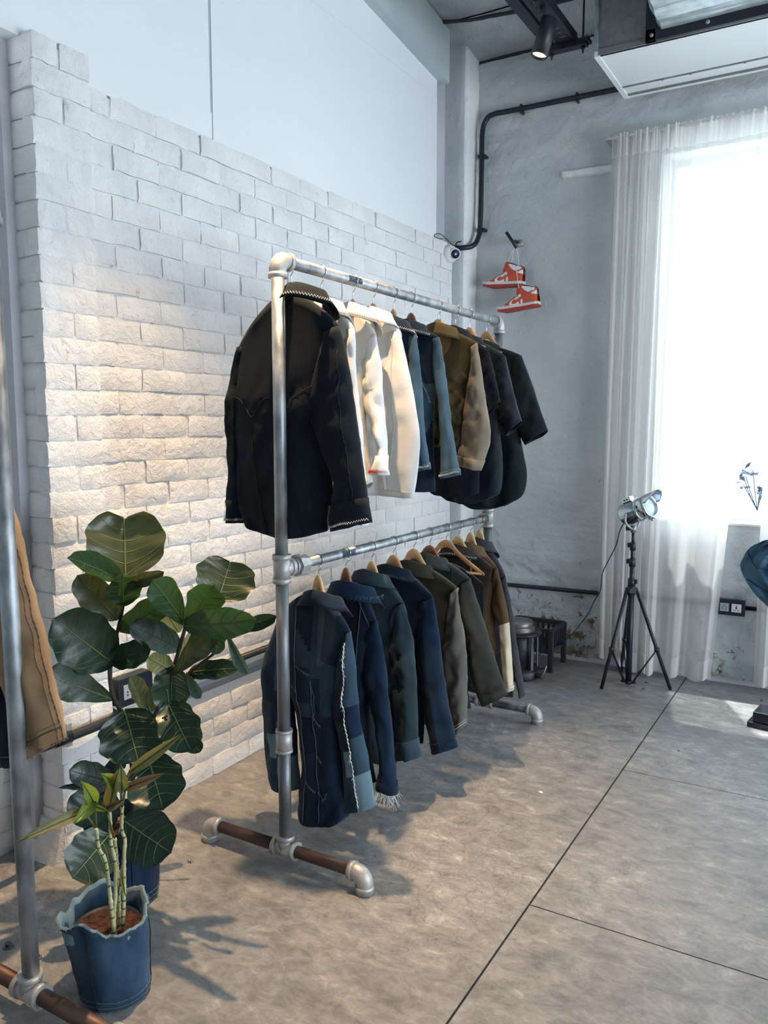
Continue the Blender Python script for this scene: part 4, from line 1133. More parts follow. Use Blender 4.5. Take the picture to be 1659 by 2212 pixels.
garment('canvas_jacket', 'dark olive jacket with pale taupe sleeve worn white at the hem', 'jacket', None, 894, ZL, 'wood_light',
        'wide pale wood hanger holding the olive jacket',
        [(988, 1270), (974, 1350), (968, 1440), (972, 1520), (978, 1570)],
        ([(974, 1284), (966, 1340), (955, 1390), (958, 1450), (968, 1520), (985, 1588)], [(988, 1270), (995, 1330), (1004, 1380), (1009, 1450), (1009, 1520), (1008, 1566)]),
        [F['olive'], F['taupe']], (902, 1206), drop=.052, seed=15, depth=.042, sdepth=.034, smatfn=lambda a, u, v: 1, crease=.005, scren=.006, coll=(.090, .052, .032, .050),
        seams=(('dash', 'sleeve', [(.02, .965), (.98, .965)], TH), ('line', 'sleeve', [(.02, .945), (.98, .945)], F['cream'])))
def thr(pl, B, S, t, bo):
    for uu in (.46, .93):
        b = MB(); c = S.W(-1, uu, .44, off=.004); b.tube([c + V((.006 * math.cos(a), 0, .007 * math.sin(a))) for a in [i * .8 for i in range(9)]], .0016, n=5); b.build('mended_spot', TH, t)
garment('canvas_jacket', 'dark green grey jacket with a very wide sleeve', 'jacket', None, 928, ZL, 'wood_red',
        'red brown wood hanger holding the green grey jacket',
        [(1016, 1250), (1004, 1330), (1002, 1420), (1010, 1490), (1018, 1530)],
        ([(1000, 1262), (990, 1310), (1006, 1370), (1016, 1450), (1040, 1527)], [(1016, 1250), (1034, 1310), (1056, 1380), (1078, 1450), (1096, 1500)]),
        [F['green_grey']], (932, 1190), drop=.056, seed=16, depth=.042, sdepth=.036, coll=(.092, .052, .032, .050),
        seams=(('line', 'sleeve', [(.02, .90), (.98, .90)], TD), ('line', 'body', [(.80, .0), (.80, .2), (.82, .5)], TD)))
garment('velvet_top', 'black top with white zigzag stitching slipping off the front wooden hanger', 'shirt', None, 964, ZL, 'wood_mid',
        'honey wood hanger fully showing its arm and trouser bar',
        [(1044, 1262), (1045, 1320), (1040, 1380), (1036, 1430), (1034, 1480)],
        None, [F['velvet']], (968, 1210), drop=.052, seed=17, depth=.030, htilt=.0, bar=True, hyaw=.06, coll=(.070, .046, .02, .034), stitch=TH, yoff=.010)
garment('cotton_jacket', 'dark brown jacket with white zigzag stitched collar, mostly hidden', 'jacket', None, 990, ZL, 'wood_light',
        'pale wood hanger holding the dark brown jacket',
        [(1064, 1226), (1052, 1300), (1048, 1380), (1050, 1450), (1052, 1490)],
        None, [F['brown_dark']], (998, 1172), drop=.050, seed=18, depth=.034, stitch=TH, coll=(.085, .05, .03, .046), seams=(('zig', 'body', [(.70, .03), (.74, .12), (.78, .2)], TH),))
garment('cotton_jacket', 'tan brown jacket with bleached beige lower sleeve', 'jacket', None, 1017, ZL, 'wood_light',
        'pale wood hanger holding the tan brown jacket',
        [(1074, 1226), (1070, 1300), (1070, 1380), (1072, 1440), (1074, 1480)],
        ([(1062, 1236), (1058, 1300), (1076, 1350), (1083, 1410), (1092, 1496)], [(1074, 1226), (1088, 1280), (1100, 1350), (1105, 1420), (1109, 1490)]),
        [F['brown'], F['beige_denim']], (1022, 1168), drop=.048, seed=19, depth=.038, sdepth=.028, fold=.012, crease=.007, smatfn=lambda a, u, v: 1 if v > .44 else 0, cuff=.04, cuff_m=F['beige_denim'], cuff_stitch=TH)
garment('cotton_jacket', 'slate grey jacket, last on the lower rail next to the far post', 'jacket', None, 1037, ZL, 'wood_light',
        'pale wood hanger nearest the far post on the lower rail',
        [(1092, 1244), (1090, 1320), (1096, 1400), (1104, 1460), (1108, 1506)],
        ([(1080, 1254), (1084, 1320), (1100, 1400), (1112, 1460), (1122, 1506)], [(1092, 1244), (1106, 1320), (1116, 1400), (1124, 1450), (1133, 1503)]),
        [F['slate']], (1040, 1158), drop=.046, seed=20, depth=.036, sdepth=.026)

# ---- tan garment at the left edge -------------------------------------------
pl2 = Plane(1.20, .10, x=-1.70)
t = thing('denim_trousers', 'tan denim trousers with frayed hem hanging at the left edge', 'trousers', (-1.62, 1.2, 1.9))
S = Shell(pl2, [pl2.at(-90, 900), pl2.at(-60, 1150), pl2.at(-10, 1400), pl2.at(62, 1640)], [pl2.at(-4, 985), pl2.at(50, 1200), pl2.at(98, 1400), pl2.at(144, 1592)], .035, rows=60, cols=22, fold=.006, seed=31, crease=.0035, dtop=.8)
b = MB(); S.geo(b); solid(b.build('leg_panel', F['tan_denim'], t))
for uu in (.93, .975):
    b = MB(); b.tube([S.W(-1, uu, i / 80, off=.002) for i in range(81)], [.0012 if i % 2 else .0005 for i in range(81)], n=4); b.build('seam', mat('tan_thread', (.30, .17, .09), rough=.9) if uu < .95 else M['soil'], t)
for vv, m_ in ((.945, F['khaki_light']), (.958, F['khaki'])):
    b = MB(); b.tube([S.W(-1, .02 + .96 * i / 60, vv, off=.002) for i in range(61)], .0013, n=4); b.build('seam', m_, t)
b = MB(); b.tube([S.W(-1, .30 + .3 * i / 30, .972 + .004 * math.sin(i), off=.002) for i in range(31)], .0028, n=5); b.build('worn_edge', F['khaki_light'], t)
fringe('frayed_threads', [S.W(-1, i / 90, 1.0) for i in range(91)], t, F['khaki_light'], (.002, .008), 4, .0006)
pl3 = Plane(1.23, .10, x=-1.70)
t = thing('denim_trousers', 'blackish navy trousers behind the tan pair at the left edge', 'trousers', (-1.66, 1.24, 1.9))
S = Shell(pl3, [pl3.at(-120, 900), pl3.at(-90, 1200), pl3.at(-50, 1450), pl3.at(-20, 1650)], [pl3.at(-30, 950), pl3.at(0, 1200), pl3.at(30, 1450), pl3.at(60, 1655)], .012, rows=40, cols=16, fold=.004, seed=33, crease=.003, dtop=.8)
b = MB(); S.geo(b); solid(b.build('leg_panel', F['denim_ink'], t))
b = MB(); b.tube([S.W(-1, .02 + .96 * i / 40, .965, off=.002) for i in range(41)], .0010, n=4); b.build('seam', TG, t)
h2 = thing('clothes_hanger', 'wooden trouser hanger above the left frame edge', 'hanger', (-1.704, .86, 1.952))
for o_, z_ in ((0, 0),):
    MB().box(-.16, .16, -.008, .008, -.115, -.085, bev=.004).build('hanger_bar', M['wood_light'], h2, world=False)
    q = MB(); q.tube(catmull([V((0, 0, -.085)), V((0, 0, -.03)), V((.012, 0, -.024)), V((.021, 0, 0)), V((0, 0, .021)), V((-.021, 0, 0))], 20), .0017, n=6); q.build('hook', M['wire'], h2, world=False)

# ------------------------------------------------------------------ plants
LEAF_PROFILES = {
    'fiddle': [(0, .02), (.05, .16), (.12, .30), (.22, .42), (.34, .56), (.48, .76), (.62, .93), (.75, 1.0), (.86, .93), (.94, .72), (.985, .38), (1.0, .05)],
    'round': [(0, .03), (.04, .30), (.10, .56), (.2, .78), (.34, .93), (.5, 1.0), (.65, .99), (.78, .90), (.88, .74), (.95, .52), (.99, .25), (1.0, .04)],
    'strap': [(0, .25), (.06, .5), (.16, .85), (.35, 1.0), (.55, .92), (.75, .66), (.9, .33), (1.0, .02)]}
def prof_at(P, t):
    for (a, wa), (b_, wb_) in zip(P, P[1:]):
        if t <= b_: return lerp(wa, wb_, (t - a) / (b_ - a))
    return P[-1][1]
def leaf(parent, B, T, w, tilt, leafm, veinm, prof='fiddle', cup=.12, droop=.06, fold=0.0, wave=.05, seed=0, notch=0.0, name='leaf', thick=True, petiole=None):
    """B base, T tip (world); w half width; tilt turns the blade about its midrib (degrees, 0 = facing the camera)"""
    B, T = V(B), V(T); ax = T - B; ln = ax.length; a = ax / ln
    vd = (EYE - (B + T) / 2).normalized()
    side = a.cross(vd).normalized(); nrm = side.cross(a).normalized()
    R = Matrix.Rotation(math.radians(tilt), 3, a); side = R @ side; nrm = R @ nrm
    P = LEAF_PROFILES[prof]; NT, NS = 26, 12
    rnd = random.Random(seed); ph = rnd.uniform(0, 6)
    def pt(t, s, off=0.0):
        """s -1..1"""
        we = w * prof_at(P, t) * (1 + wave * math.sin(t * 19 + ph + (1.5 if s > 0 else 0)) * min(1, abs(s) * 2))
        x = s * we
        tt = t
        if notch and t > .9: tt = t - notch * (t - .9) / .1 * math.exp(-(x / (w * .16)) ** 2)
        z = cup * w * (s * s) * (1 if s * 1 > 0 else .8) + fold * abs(x) - droop * ln * (tt - .35) ** 2 * 2.2
        z += .045 * w * math.sin(t * 15 + ph) * abs(s) ** 1.5
        # quilted between the side veins
        z += .020 * w * math.cos((t - abs(s) * .22) * 2 * PI * 6.5) * abs(s) * (1 - abs(s)) * 3
        return B + a * (tt * ln) + side * x + nrm * (z + off)
    rows = [[pt(i / NT, -1 + 2 * j / NS) for j in range(NS + 1)] for i in range(NT + 1)]
    b = MB(); b.grid(rows)
    # veins, on both faces
    for k in (0, 1):
        off = .0006 if k == 0 else -.0006
        mid = [pt(t, 0, off) for t in [i / 16 * .97 for i in range(17)]]
        b.tube(mid, [.0026 * (w / .07) ** .5 * (1 - .75 * i / 16) + .0003 for i in range(17)], n=4, mi=1, caps=False)
        if prof != 'strap':
            for q in range(5):
                t0 = .06 + q * .165
                for sg in (-1, 1):
                    v = []
                    for i in range(7):
                        f = i / 6; s = sg * f * .95; tt = min(.985, t0 + (.20 + .05 * (q < 2)) * f ** 1.5 * (1 if q else 1.5))
                        v.append(pt(tt, s, off))
                    b.tube(v, [.00115 * (w / .07) ** .5 * (1 - .6 * i / 6) for i in range(7)], n=3, mi=1, caps=False)
    if petiole: b.tube(catmull([V(petiole), (V(petiole) + B) / 2 + V((0, 0, .004)), B, pt(.04, 0)], 8), [.0034, .0032, .003, .003, .0029, .0028, .0027, .0025], n=6, mi=1)
    return b.build(name, [leafm, veinm], parent)

# denim wrapped pot helper
def pot_denim(name, label, c, r0, r1, h, fabs, ragged, seed, tilt=(0, 0), flare=.012):
    t = thing(name, label, 'plant pot', (c[0], c[1], 0))
    # inner plastic pot
    b = MB(); b.lathe([(r0 * .76, .004), (r1 * .80, h * .84), (r1 * .78, h * .84), (r1 * .76, h * .74)], (0, 0, 0), n=32, M=Matrix(((1, 0, tilt[0], c[0]), (0, 1, tilt[1], c[1]), (0, 0, 1, 0), (0, 0, 0, 1))))
    b.build('inner_pot', M['black_plastic'], t)
    rows = []; NR, NC = 30, 72
    for i in range(NR):
        v = i / (NR - 1); r = []
        for k in range(NC):
            a = 2 * PI * k / NC
            top = h * (1 + ragged * (noise.noise(V((math.cos(a) * 1.5, math.sin(a) * 1.5, seed))) + .35 * noise.noise(V((math.cos(a) * 5, math.sin(a) * 5, seed)))))
            z = v * top
            rr = lerp(r0, r1, v ** .9)
            rr += .0075 * v * (1 - v * .2) * noise.noise(V((math.cos(a) * 2.2, math.sin(a) * 2.2, v * 1.2 + seed))) * 1.6
            rr += .0022 * math.sin(a * 5 + 3 * noise.noise(V((a, v * 2, seed)))) * sstep(0, .8, v)
            rr += .003 * noise.noise(V((math.cos(a) * 7, math.sin(a) * 7, v * 7 + seed)))
            rr -= .006 * sstep(.10, .0, v)
            if v > .9: rr += flare * (v - .9) / .1 * (1 + 2.2 * noise.noise(V((math.cos(a) * .9, math.sin(a) * .9, seed + 4))))
            r.append(V((c[0] + rr * math.cos(a) + tilt[0] * z, c[1] + rr * math.sin(a) + tilt[1] * z, z + .001)))
        rows.append(r)
    def mf(i, k): return fabs[1](i / (NR - 1), k / NC)
    b = MB(); b.grid(rows, wrap=True, matfn=mf); w = solid(b.build('denim_wrap', fabs[0], t), .003)
    # rolled rim, inside cloth
    b = MB(); rim = rows[-1]; rr2 = []
    for f, dz in ((1.0, 0), (.97, .004), (.92, .002), (.88, -.022), (.86, -.05)):
        rr2.append([V((c[0] + tilt[0] * p.z + (p.x - c[0] - tilt[0] * p.z) * f, c[1] + tilt[1] * p.z + (p.y - c[1] - tilt[1] * p.z) * f, p.z + dz)) for p in rim])
    b.grid(rr2, wrap=True); b.build('denim_lining', fabs[2], t)
    for v, q in ((.075, 0), (.115, 1)):
        i = int(v * (NR - 1)); b = MB()
        ring = [p + (p - V((c[0], c[1], p.z))).normalized() * .002 for p in rows[i + q]]
        b.tube(ring + ring[:1], [.0012 if k % 2 else .0005 for k in range(NC + 1)], n=4, caps=False); b.build('hem_stitching', TG, w)
    for k in fabs[3]:
        b = MB(); b.tube([rows[i][k % NC] + (rows[i][k % NC] - V((c[0], c[1], rows[i][k % NC].z))).normalized() * .0018 for i in range(NR)], .0014, n=5); b.build('seam', M['thread_dark'], w)
    fringe('frayed_threads', [rim[k % NC] + V((0, 0, .002)) for k in range(0, NC)], t, F['denim_wash'], (.003, .009), seed, .0006)
    # soil
    rows = []
    hs = h * .80
    for i in range(9):
        f = i / 8; r = []
        for k in range(36):
            a = 2 * PI * k / 36; rr = r1 * .86 * f
            r.append(V((c[0] + rr * math.cos(a) + tilt[0] * hs, c[1] + rr * math.sin(a) + tilt[1] * hs, hs + .010 * (1 - f) + .008 * noise.noise(V((rr * 40 * math.cos(a), rr * 40 * math.sin(a), seed))))))
        rows.append(r)
    b = MB(); b.grid(rows, wrap=True, smooth=False); b.build('soil', M['soil'], t)
    return t

PC1 = (-1.575, 1.315); PC2 = (-1.885, 1.625)
wash = F['denim_wash']; indigo_w = fabric('pot_denim_blue', (0.016, 0.055, 0.125), (0.075, 0.155, 0.26), ns=11)
pot_denim('denim_plant_pot', 'small pot wrapped in blue denim with ragged rim, front left corner', PC1, .086, .105, .215,
          ([indigo_w, F['denim_mid']], lambda v, a: 1 if v > .9 else 0, F['denim_wash'], (58, 8, 40)), .16, 3, tilt=(-.10, -.03), flare=.016)
pot_denim('denim_plant_pot', 'larger dark denim wrapped pot holding the fiddle leaf fig', PC2, .098, .112, .255,
          ([F['indigo'], F['denim_grey']], lambda v, a: 1 if .52 < a < .72 else 0, F['denim_dark'], (44, 56, 66)), .05, 9, flare=.004)

# fiddle leaf fig
fg = thing('fiddle_leaf_fig', 'tall fiddle leaf fig with broad dark leaves in the larger denim pot', 'plant', (PC2[0], PC2[1], .2))
def D(px, py, dist=2.45): return at_d(px, py, dist)
def stem(pts, r0, r1, name='stem'):
    P = catmull(pts, 26); b = MB(); b.tube(P, [lerp(r0, r1, i / 25) * (1 + .12 * math.sin(i * 2.7)) for i in range(26)], n=9); return b.build(name, M['bark'], fg)
root = V((PC2[0], PC2[1], .19))
stem([root, D(287, 1760, 2.45), D(290, 1700, 2.45), D(285, 1640, 2.45), D(272, 1560, 2.46), D(243, 1500, 2.46), D(238, 1440, 2.46), D(250, 1380, 2.46), D(262, 1330, 2.46), D(269, 1290, 2.46), D(272, 1262, 2.46)], .0105, .0045)
stem([root + V((.02, .01, 0)), D(296, 1740, 2.47), D(305, 1640, 2.48), D(330, 1560, 2.5), D(358, 1490, 2.44), D(376, 1440, 2.40), D(390, 1390, 2.37), D(402, 1350, 2.35), D(408, 1325, 2.34)], .0105, .0050)
stem([D(385, 1478, 2.42), D(415, 1448, 2.38), D(445, 1425, 2.34), D(472, 1405, 2.31)], .0055, .0035, 'branch')
LD, LM, LO, LP, LB = M['leaf_dark'], M['leaf_mid'], M['leaf_olive'], M['leaf_pale'], M['leaf_blue']
VN, VD = M['vein'], M['vein_dark']
# (base px, tip px, base dist, tip dist, width px, tilt, material, vein, profile, kw)
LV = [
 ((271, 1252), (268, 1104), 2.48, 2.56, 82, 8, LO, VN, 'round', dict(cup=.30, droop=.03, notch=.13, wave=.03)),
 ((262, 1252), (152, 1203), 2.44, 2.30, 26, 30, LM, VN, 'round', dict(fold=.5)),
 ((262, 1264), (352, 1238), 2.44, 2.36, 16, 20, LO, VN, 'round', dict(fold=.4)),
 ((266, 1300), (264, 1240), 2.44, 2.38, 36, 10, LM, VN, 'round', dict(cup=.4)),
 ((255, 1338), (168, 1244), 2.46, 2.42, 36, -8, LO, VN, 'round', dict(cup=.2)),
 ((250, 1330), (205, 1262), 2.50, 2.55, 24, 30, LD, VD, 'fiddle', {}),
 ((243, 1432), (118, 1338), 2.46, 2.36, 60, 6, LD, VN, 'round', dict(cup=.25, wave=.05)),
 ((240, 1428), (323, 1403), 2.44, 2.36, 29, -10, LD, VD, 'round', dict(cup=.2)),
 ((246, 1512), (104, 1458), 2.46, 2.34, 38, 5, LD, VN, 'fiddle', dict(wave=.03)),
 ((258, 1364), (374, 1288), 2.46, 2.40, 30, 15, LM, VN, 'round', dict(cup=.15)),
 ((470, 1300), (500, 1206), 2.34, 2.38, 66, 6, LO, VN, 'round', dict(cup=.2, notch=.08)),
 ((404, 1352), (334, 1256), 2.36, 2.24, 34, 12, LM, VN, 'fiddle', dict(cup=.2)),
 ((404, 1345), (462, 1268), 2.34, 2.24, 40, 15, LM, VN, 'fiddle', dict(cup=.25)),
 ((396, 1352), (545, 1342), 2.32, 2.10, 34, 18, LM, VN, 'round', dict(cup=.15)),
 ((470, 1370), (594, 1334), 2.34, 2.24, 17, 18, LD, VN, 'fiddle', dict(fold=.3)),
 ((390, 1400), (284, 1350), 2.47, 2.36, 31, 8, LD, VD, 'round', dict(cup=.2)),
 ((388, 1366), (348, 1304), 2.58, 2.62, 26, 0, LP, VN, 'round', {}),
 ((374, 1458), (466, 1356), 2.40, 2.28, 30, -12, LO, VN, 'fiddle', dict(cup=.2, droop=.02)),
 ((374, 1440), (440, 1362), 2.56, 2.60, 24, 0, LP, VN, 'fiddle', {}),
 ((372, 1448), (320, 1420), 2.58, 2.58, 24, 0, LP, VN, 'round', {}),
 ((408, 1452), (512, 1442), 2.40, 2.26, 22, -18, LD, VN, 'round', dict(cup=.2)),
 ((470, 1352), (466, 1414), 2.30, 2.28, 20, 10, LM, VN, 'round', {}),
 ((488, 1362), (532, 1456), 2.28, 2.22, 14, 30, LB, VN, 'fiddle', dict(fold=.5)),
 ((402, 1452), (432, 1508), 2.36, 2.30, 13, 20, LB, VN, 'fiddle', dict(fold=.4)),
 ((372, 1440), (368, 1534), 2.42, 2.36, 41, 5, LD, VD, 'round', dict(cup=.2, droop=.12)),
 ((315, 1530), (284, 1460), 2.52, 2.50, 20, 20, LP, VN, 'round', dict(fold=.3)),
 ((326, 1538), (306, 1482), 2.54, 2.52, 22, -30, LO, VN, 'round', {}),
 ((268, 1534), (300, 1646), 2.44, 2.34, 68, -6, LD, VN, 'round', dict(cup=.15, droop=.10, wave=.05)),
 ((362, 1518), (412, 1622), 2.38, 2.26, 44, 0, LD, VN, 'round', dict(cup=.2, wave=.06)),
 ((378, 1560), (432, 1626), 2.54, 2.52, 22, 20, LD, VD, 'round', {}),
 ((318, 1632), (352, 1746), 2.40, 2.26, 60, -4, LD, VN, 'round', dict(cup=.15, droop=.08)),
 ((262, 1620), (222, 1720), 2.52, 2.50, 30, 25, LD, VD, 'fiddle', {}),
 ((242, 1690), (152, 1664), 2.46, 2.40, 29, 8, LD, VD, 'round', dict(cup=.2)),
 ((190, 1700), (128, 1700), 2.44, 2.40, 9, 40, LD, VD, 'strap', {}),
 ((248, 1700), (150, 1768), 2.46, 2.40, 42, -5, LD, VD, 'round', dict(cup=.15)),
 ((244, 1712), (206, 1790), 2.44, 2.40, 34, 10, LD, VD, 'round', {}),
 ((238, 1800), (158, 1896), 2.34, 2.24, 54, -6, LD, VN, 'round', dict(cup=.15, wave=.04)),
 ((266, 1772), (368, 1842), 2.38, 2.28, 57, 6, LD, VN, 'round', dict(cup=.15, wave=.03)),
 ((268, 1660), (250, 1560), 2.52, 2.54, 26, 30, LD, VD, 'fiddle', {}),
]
for i, (bp, tp_, db, dt, wp, tl, lm, vm, pf, kw) in enumerate(LV):
    B, T = D(*bp, db), D(*tp_, dt)
    w = wp * db / FPX * .98
    leaf(fg, B, T, w, tl, lm, vm, prof=pf, seed=i + 1, **kw)
b = MB()
for pa, pb in (((287, 1755), (268, 1774)), ((287, 1765), (240, 1798)), ((290, 1700), (248, 1700)), ((290, 1650), (320, 1634)), ((272, 1560), (268, 1536)), ((376, 1440), (372, 1442)), ((430, 1340), (468, 1300)), ((404, 1340), (404, 1352)), ((360, 1490), (364, 1520)), ((290, 1570), (318, 1532))):
    dd = 2.35 if pa[0] > 350 else 2.45; P = catmull([D(*pa, dd), (D(*pa, dd) + D(*pb, dd)) / 2 + V((0, 0, .008)), D(*pb, dd)], 8); b = MB(); b.tube(P, .0032, n=6); b.build('leaf_stalk', M['vein_dark'], fg)

# small cane plant
cp = thing('cane_plant', 'small cane plant with knotted pale stems and lime strap leaves in the front pot', 'plant', (PC1[0] - .02, PC1[1], .17))
def K(px, py, d=2.03): return at_d(px, py, d)
base = K(250, 2045, 2.03)
canes = [([(250, 2050), (243, 1985), (236, 1920), (228, 1860), (214, 1832), (208, 1790)], 2.0), ([(252, 2050), (246, 1985), (250, 1920), (248, 1860), (240, 1820), (238, 1765), (236, 1750)], 2.02),
         ([(256, 2050), (257, 1985), (256, 1925), (252, 1860), (248, 1810)], 2.05), ([(258, 2050), (266, 1985), (268, 1920), (268, 1850), (270, 1815), (263, 1790), (264, 1740)], 2.03)]
for ci, (pp, d) in enumerate(canes):
    P = catmull([K(*p, d) for p in pp], 90); b = MB()
    rr = []; 
    L = 0; acc = [0]
    for a_, c_ in zip(P, P[1:]): L += (c_ - a_).length; acc.append(L)
    for s_ in acc:
        f = (s_ % .021) / .021; rr.append(.0052 + (.0012 if (f < .12 or f > .9) else 0) - .0012 * s_ / L)
    b.tube(P, rr, n=8)
    o = b.build('cane', [M['cane'], M['cane_node']], cp)
    me = o.data
    for p in me.polygons:
        if len(p.vertices) == 4:
            i = min(p.vertices) // 8; s_ = acc[min(i, 89)]; f = (s_ % .021) / .021
            p.material_index = 1 if (f < .10 or s_ < .04) else 0
b = MB()
b.tube([K(246, 2078, 2.03), K(252, 2050, 2.03), K(255, 2020, 2.03)], [.012, .011, .008], n=10)
b.build('root_crown', M['bark'], cp)
b = MB()
for pa, pb, r in (((208, 1790), (205, 1730), .0035), ((208, 1790), (183, 1757), .0030), ((236, 1750), (222, 1735), .003), ((264, 1740), (272, 1700), .0030), ((264, 1742), (262, 1712), .004), ((236, 1750), (240, 1720), .003), ((248, 1810), (232, 1760), .003), ((256, 1930), (264, 1870), .0022)):
    b = MB(); b.tube([K(*pa, 2.02), (K(*pa, 2.02) + K(*pb, 2.0)) / 2, K(*pb, 2.0)], r, n=6); b.build('leaf_sheath', M['leaf_cane'], cp)
SL = [((204, 1735), (180, 1690), 15, 20, M['leaf_lime']), ((204, 1730), (160, 1778), 14, -10, M['leaf_lime']), ((200, 1745), (40, 1815), 12, 10, M['leaf_cane']), ((262, 1702), (222, 1672), 17, 10, M['leaf_lime']),
      ((236, 1752), (250, 1668), 15, -25, M['leaf_cane']), ((264, 1712), (262, 1655), 12, 10, M['leaf_pale']), ((280, 1668), (388, 1590), 13, 5, M['leaf_cane']), ((270, 1704), (350, 1672), 11, 0, M['leaf_dry']),
      ((228, 1748), (268, 1728), 9, 20, M['leaf_dry']), ((205, 1742), (232, 1752), 6, 10, M['leaf_lime']), ((262, 1872), (268, 1935), 4, 40, M['leaf_cane'])]
for i, (a_, c_, wp, tl, lm) in enumerate(SL):
    d1 = 2.0; d2 = 1.94 if i != 2 else 1.86
    leaf(cp, K(*a_, d1), K(*c_, d2), wp * d1 / FPX, tl, lm, M['vein_dark'], prof='strap', cup=.5, droop=.10, seed=60 + i, wave=.02, name='strap_leaf')
b = MB(); b.tube([K(272, 1700, 2.0), K(276, 1680, 2.0), K(281, 1666, 2.0)], .0025, n=6); b.build('leaf_stalk', M['leaf_dry'], cp)

# ------------------------------------------------------------------ conduits, sockets
BL = M['black_metal']
cd = thing('wall_conduit', 'black conduit pipe running low along the brick wall behind the fig', 'pipe', (-2.2, 2.2, .47))
MB().tube(catmull([V((-2.18, 1.30, .443)), V((-2.165, 1.50, .443)), V((-2.160, 1.70, .443)), V((-2.165, 1.835, .443)), V((-2.19, 1.87, .443)), V((-2.245, 1.875, .447)), V((-2.262, 1.88, .455))], 40), .0165, n=14).build('front_pipe', BL, cd)
b = MB(); b.tube([(-2.163, 1.60, .443), (-2.160, 1.66, .443)], .0195, n=14); b.build('coupling', BL, cd)
b = MB(); b.box(-2.175, -2.172, 1.655, 1.675, .405, .48); b.build('pipe_clip', M['fitting'], cd)
MB().tube([(-2.232, 1.80 + .02, .475), (-2.232, 1.905, .475)], .014, n=12).build('short_pipe', BL, cd)
MB().tube([(-2.226, 2.02, .462), (-2.226, 4.60, .462)], .0145, n=12).build('long_pipe', BL, cd)
def socket(name, label, M4, w, h, d, mods, group=None):
    """M4: matrix with local x = width, z = height, y pointing out of the wall toward the room (-y side)"""
    t = thing(name, label, 'socket', M4.to_translation(), group)
    def bx(nm, x0, x1, y0, y1, z0, z1, m, par, bev=.0015):
        b = MB(); b.box(x0, x1, y0, y1, z0, z1, M=M4, bev=bev); return b.build(nm, m, par)
    bx('back_box', -w / 2, w / 2, -d, 0, -h / 2, h / 2, M['black_plastic'], t, .003)
    bx('face_frame', -w / 2 - .003, w / 2 + .003, -d - .006, -d + .001, -h / 2 - .003, h / 2 + .003, M['black_plastic'], t, .002)
    for (cx, mw, mh, m_, style) in mods:
        o = bx('socket_plate', cx - mw / 2, cx + mw / 2, -d - .011, -d - .004, -mh / 2, mh / 2, M[m_], t, .0015)
        yy = -d - .0125
        def hole(x, z, rx, rz):
            b = MB(); n = 12
            f = [M4 @ V((cx + x + rx * math.cos(2 * PI * k / n), yy, z + rz * math.sin(2 * PI * k / n))) for k in range(n)]
            g_ = [M4 @ V((cx + x + rx * math.cos(2 * PI * k / n), yy + .004, z + rz * math.sin(2 * PI * k / n))) for k in range(n)]
            b.add(f + g_, [tuple(range(n))] + [(k, (k + 1) % n, (k + 1) % n + n, k + n) for k in range(n)]); b.build('socket_hole', M['lens'], o)
        if style == 'five':
            for x, z in ((0, .0125), (-.0095, .001), (.0095, .001), (-.0095, -.0095), (.0095, -.0095)): hole(x, z, .0032, .0026)
        elif style == 'plug':
            hole(0, .006, .0028, .010); hole(0, -.002, .0048, .0030); hole(-.010, -.012, .0045, .0020); hole(.010, -.012, .0045, .0020)
    return t
# left wall box: faces +x
ML = Matrix.Translation((-2.235, 1.962, .512)) @ Matrix.Rotation(PI / 2, 4, 'Z')
socket('wall_socket', 'black framed grey wall socket behind the fig on the brick wall', ML, .150, .098, .045, [(-.035, .050, .052, 'grey_plastic', 'five')])
MB2 = Matrix.Translation(at_y(1579, 1309, YB - .004))
socket('wall_socket', 'black double socket box on the back wall under the window', MB2, .150, .082, .040, [(-.028, .046, .046, 'grey_plastic', 'five'), (.034, .050, .046, 'white_plastic', 'plug')])
pc = MB2.to_translation()
c2 = thing('wall_conduit', 'black conduit pipe low on the back wall passing behind the curtains', 'pipe', (pc.x, YB, pc.z))
MB().tube([(-2.15, YB - .02, .425), (pc.x - .07, YB - .02, pc.z + .005)], .0135, n=12).build('left_pipe', BL, c2)
MB().tube([(pc.x + .07, YB - .02, pc.z), (3.2, YB - .02, pc.z + .01)], .0125, n=12).build('right_pipe', M['grey_plastic'] if False else BL, c2)
c3 = thing('wall_conduit', 'black conduit bending up the corner column and along the top of the back wall', 'pipe', (-2.12, 4.76, 3.0))
pts = [(-2.285, 4.60, 2.545), (-2.25, 4.625, 2.543), (-2.20, 4.638, 2.535), (-2.165, 4.65, 2.535), (-2.125, 4.69, 2.55), (-2.112, 4.735, 2.60), (-2.108, 4.76, 2.70), (-2.108, 4.77, 3.05), (-2.108, 4.775, 3.24), (-2.085, 4.78, 3.315), (-2.03, 4.78, 3.338), (-1.9, 4.785, 3.338), (-1.25, 4.785, 3.335), (-1.15, 4.785, 3.335)]
MB().tube(catmull(pts, 130), .0155, n=14).build('bent_pipe', BL, c3)
for p in ((-2.108, 4.772, 2.66), (-2.108, 4.774, 3.10)):
    b = MB(); b.box(p[0] - .024, p[0] + .024, p[1] - .010, YB - .002, p[2] - .008, p[2] + .008, bev=.002); b.build('pipe_clip', BL, c3)
for x in (-1.86, -1.52):
    b = MB(); b.box(x - .006, x + .006, 4.77, YB, 3.312, 3.36, bev=.002); b.build('pipe_clip', BL, c3)

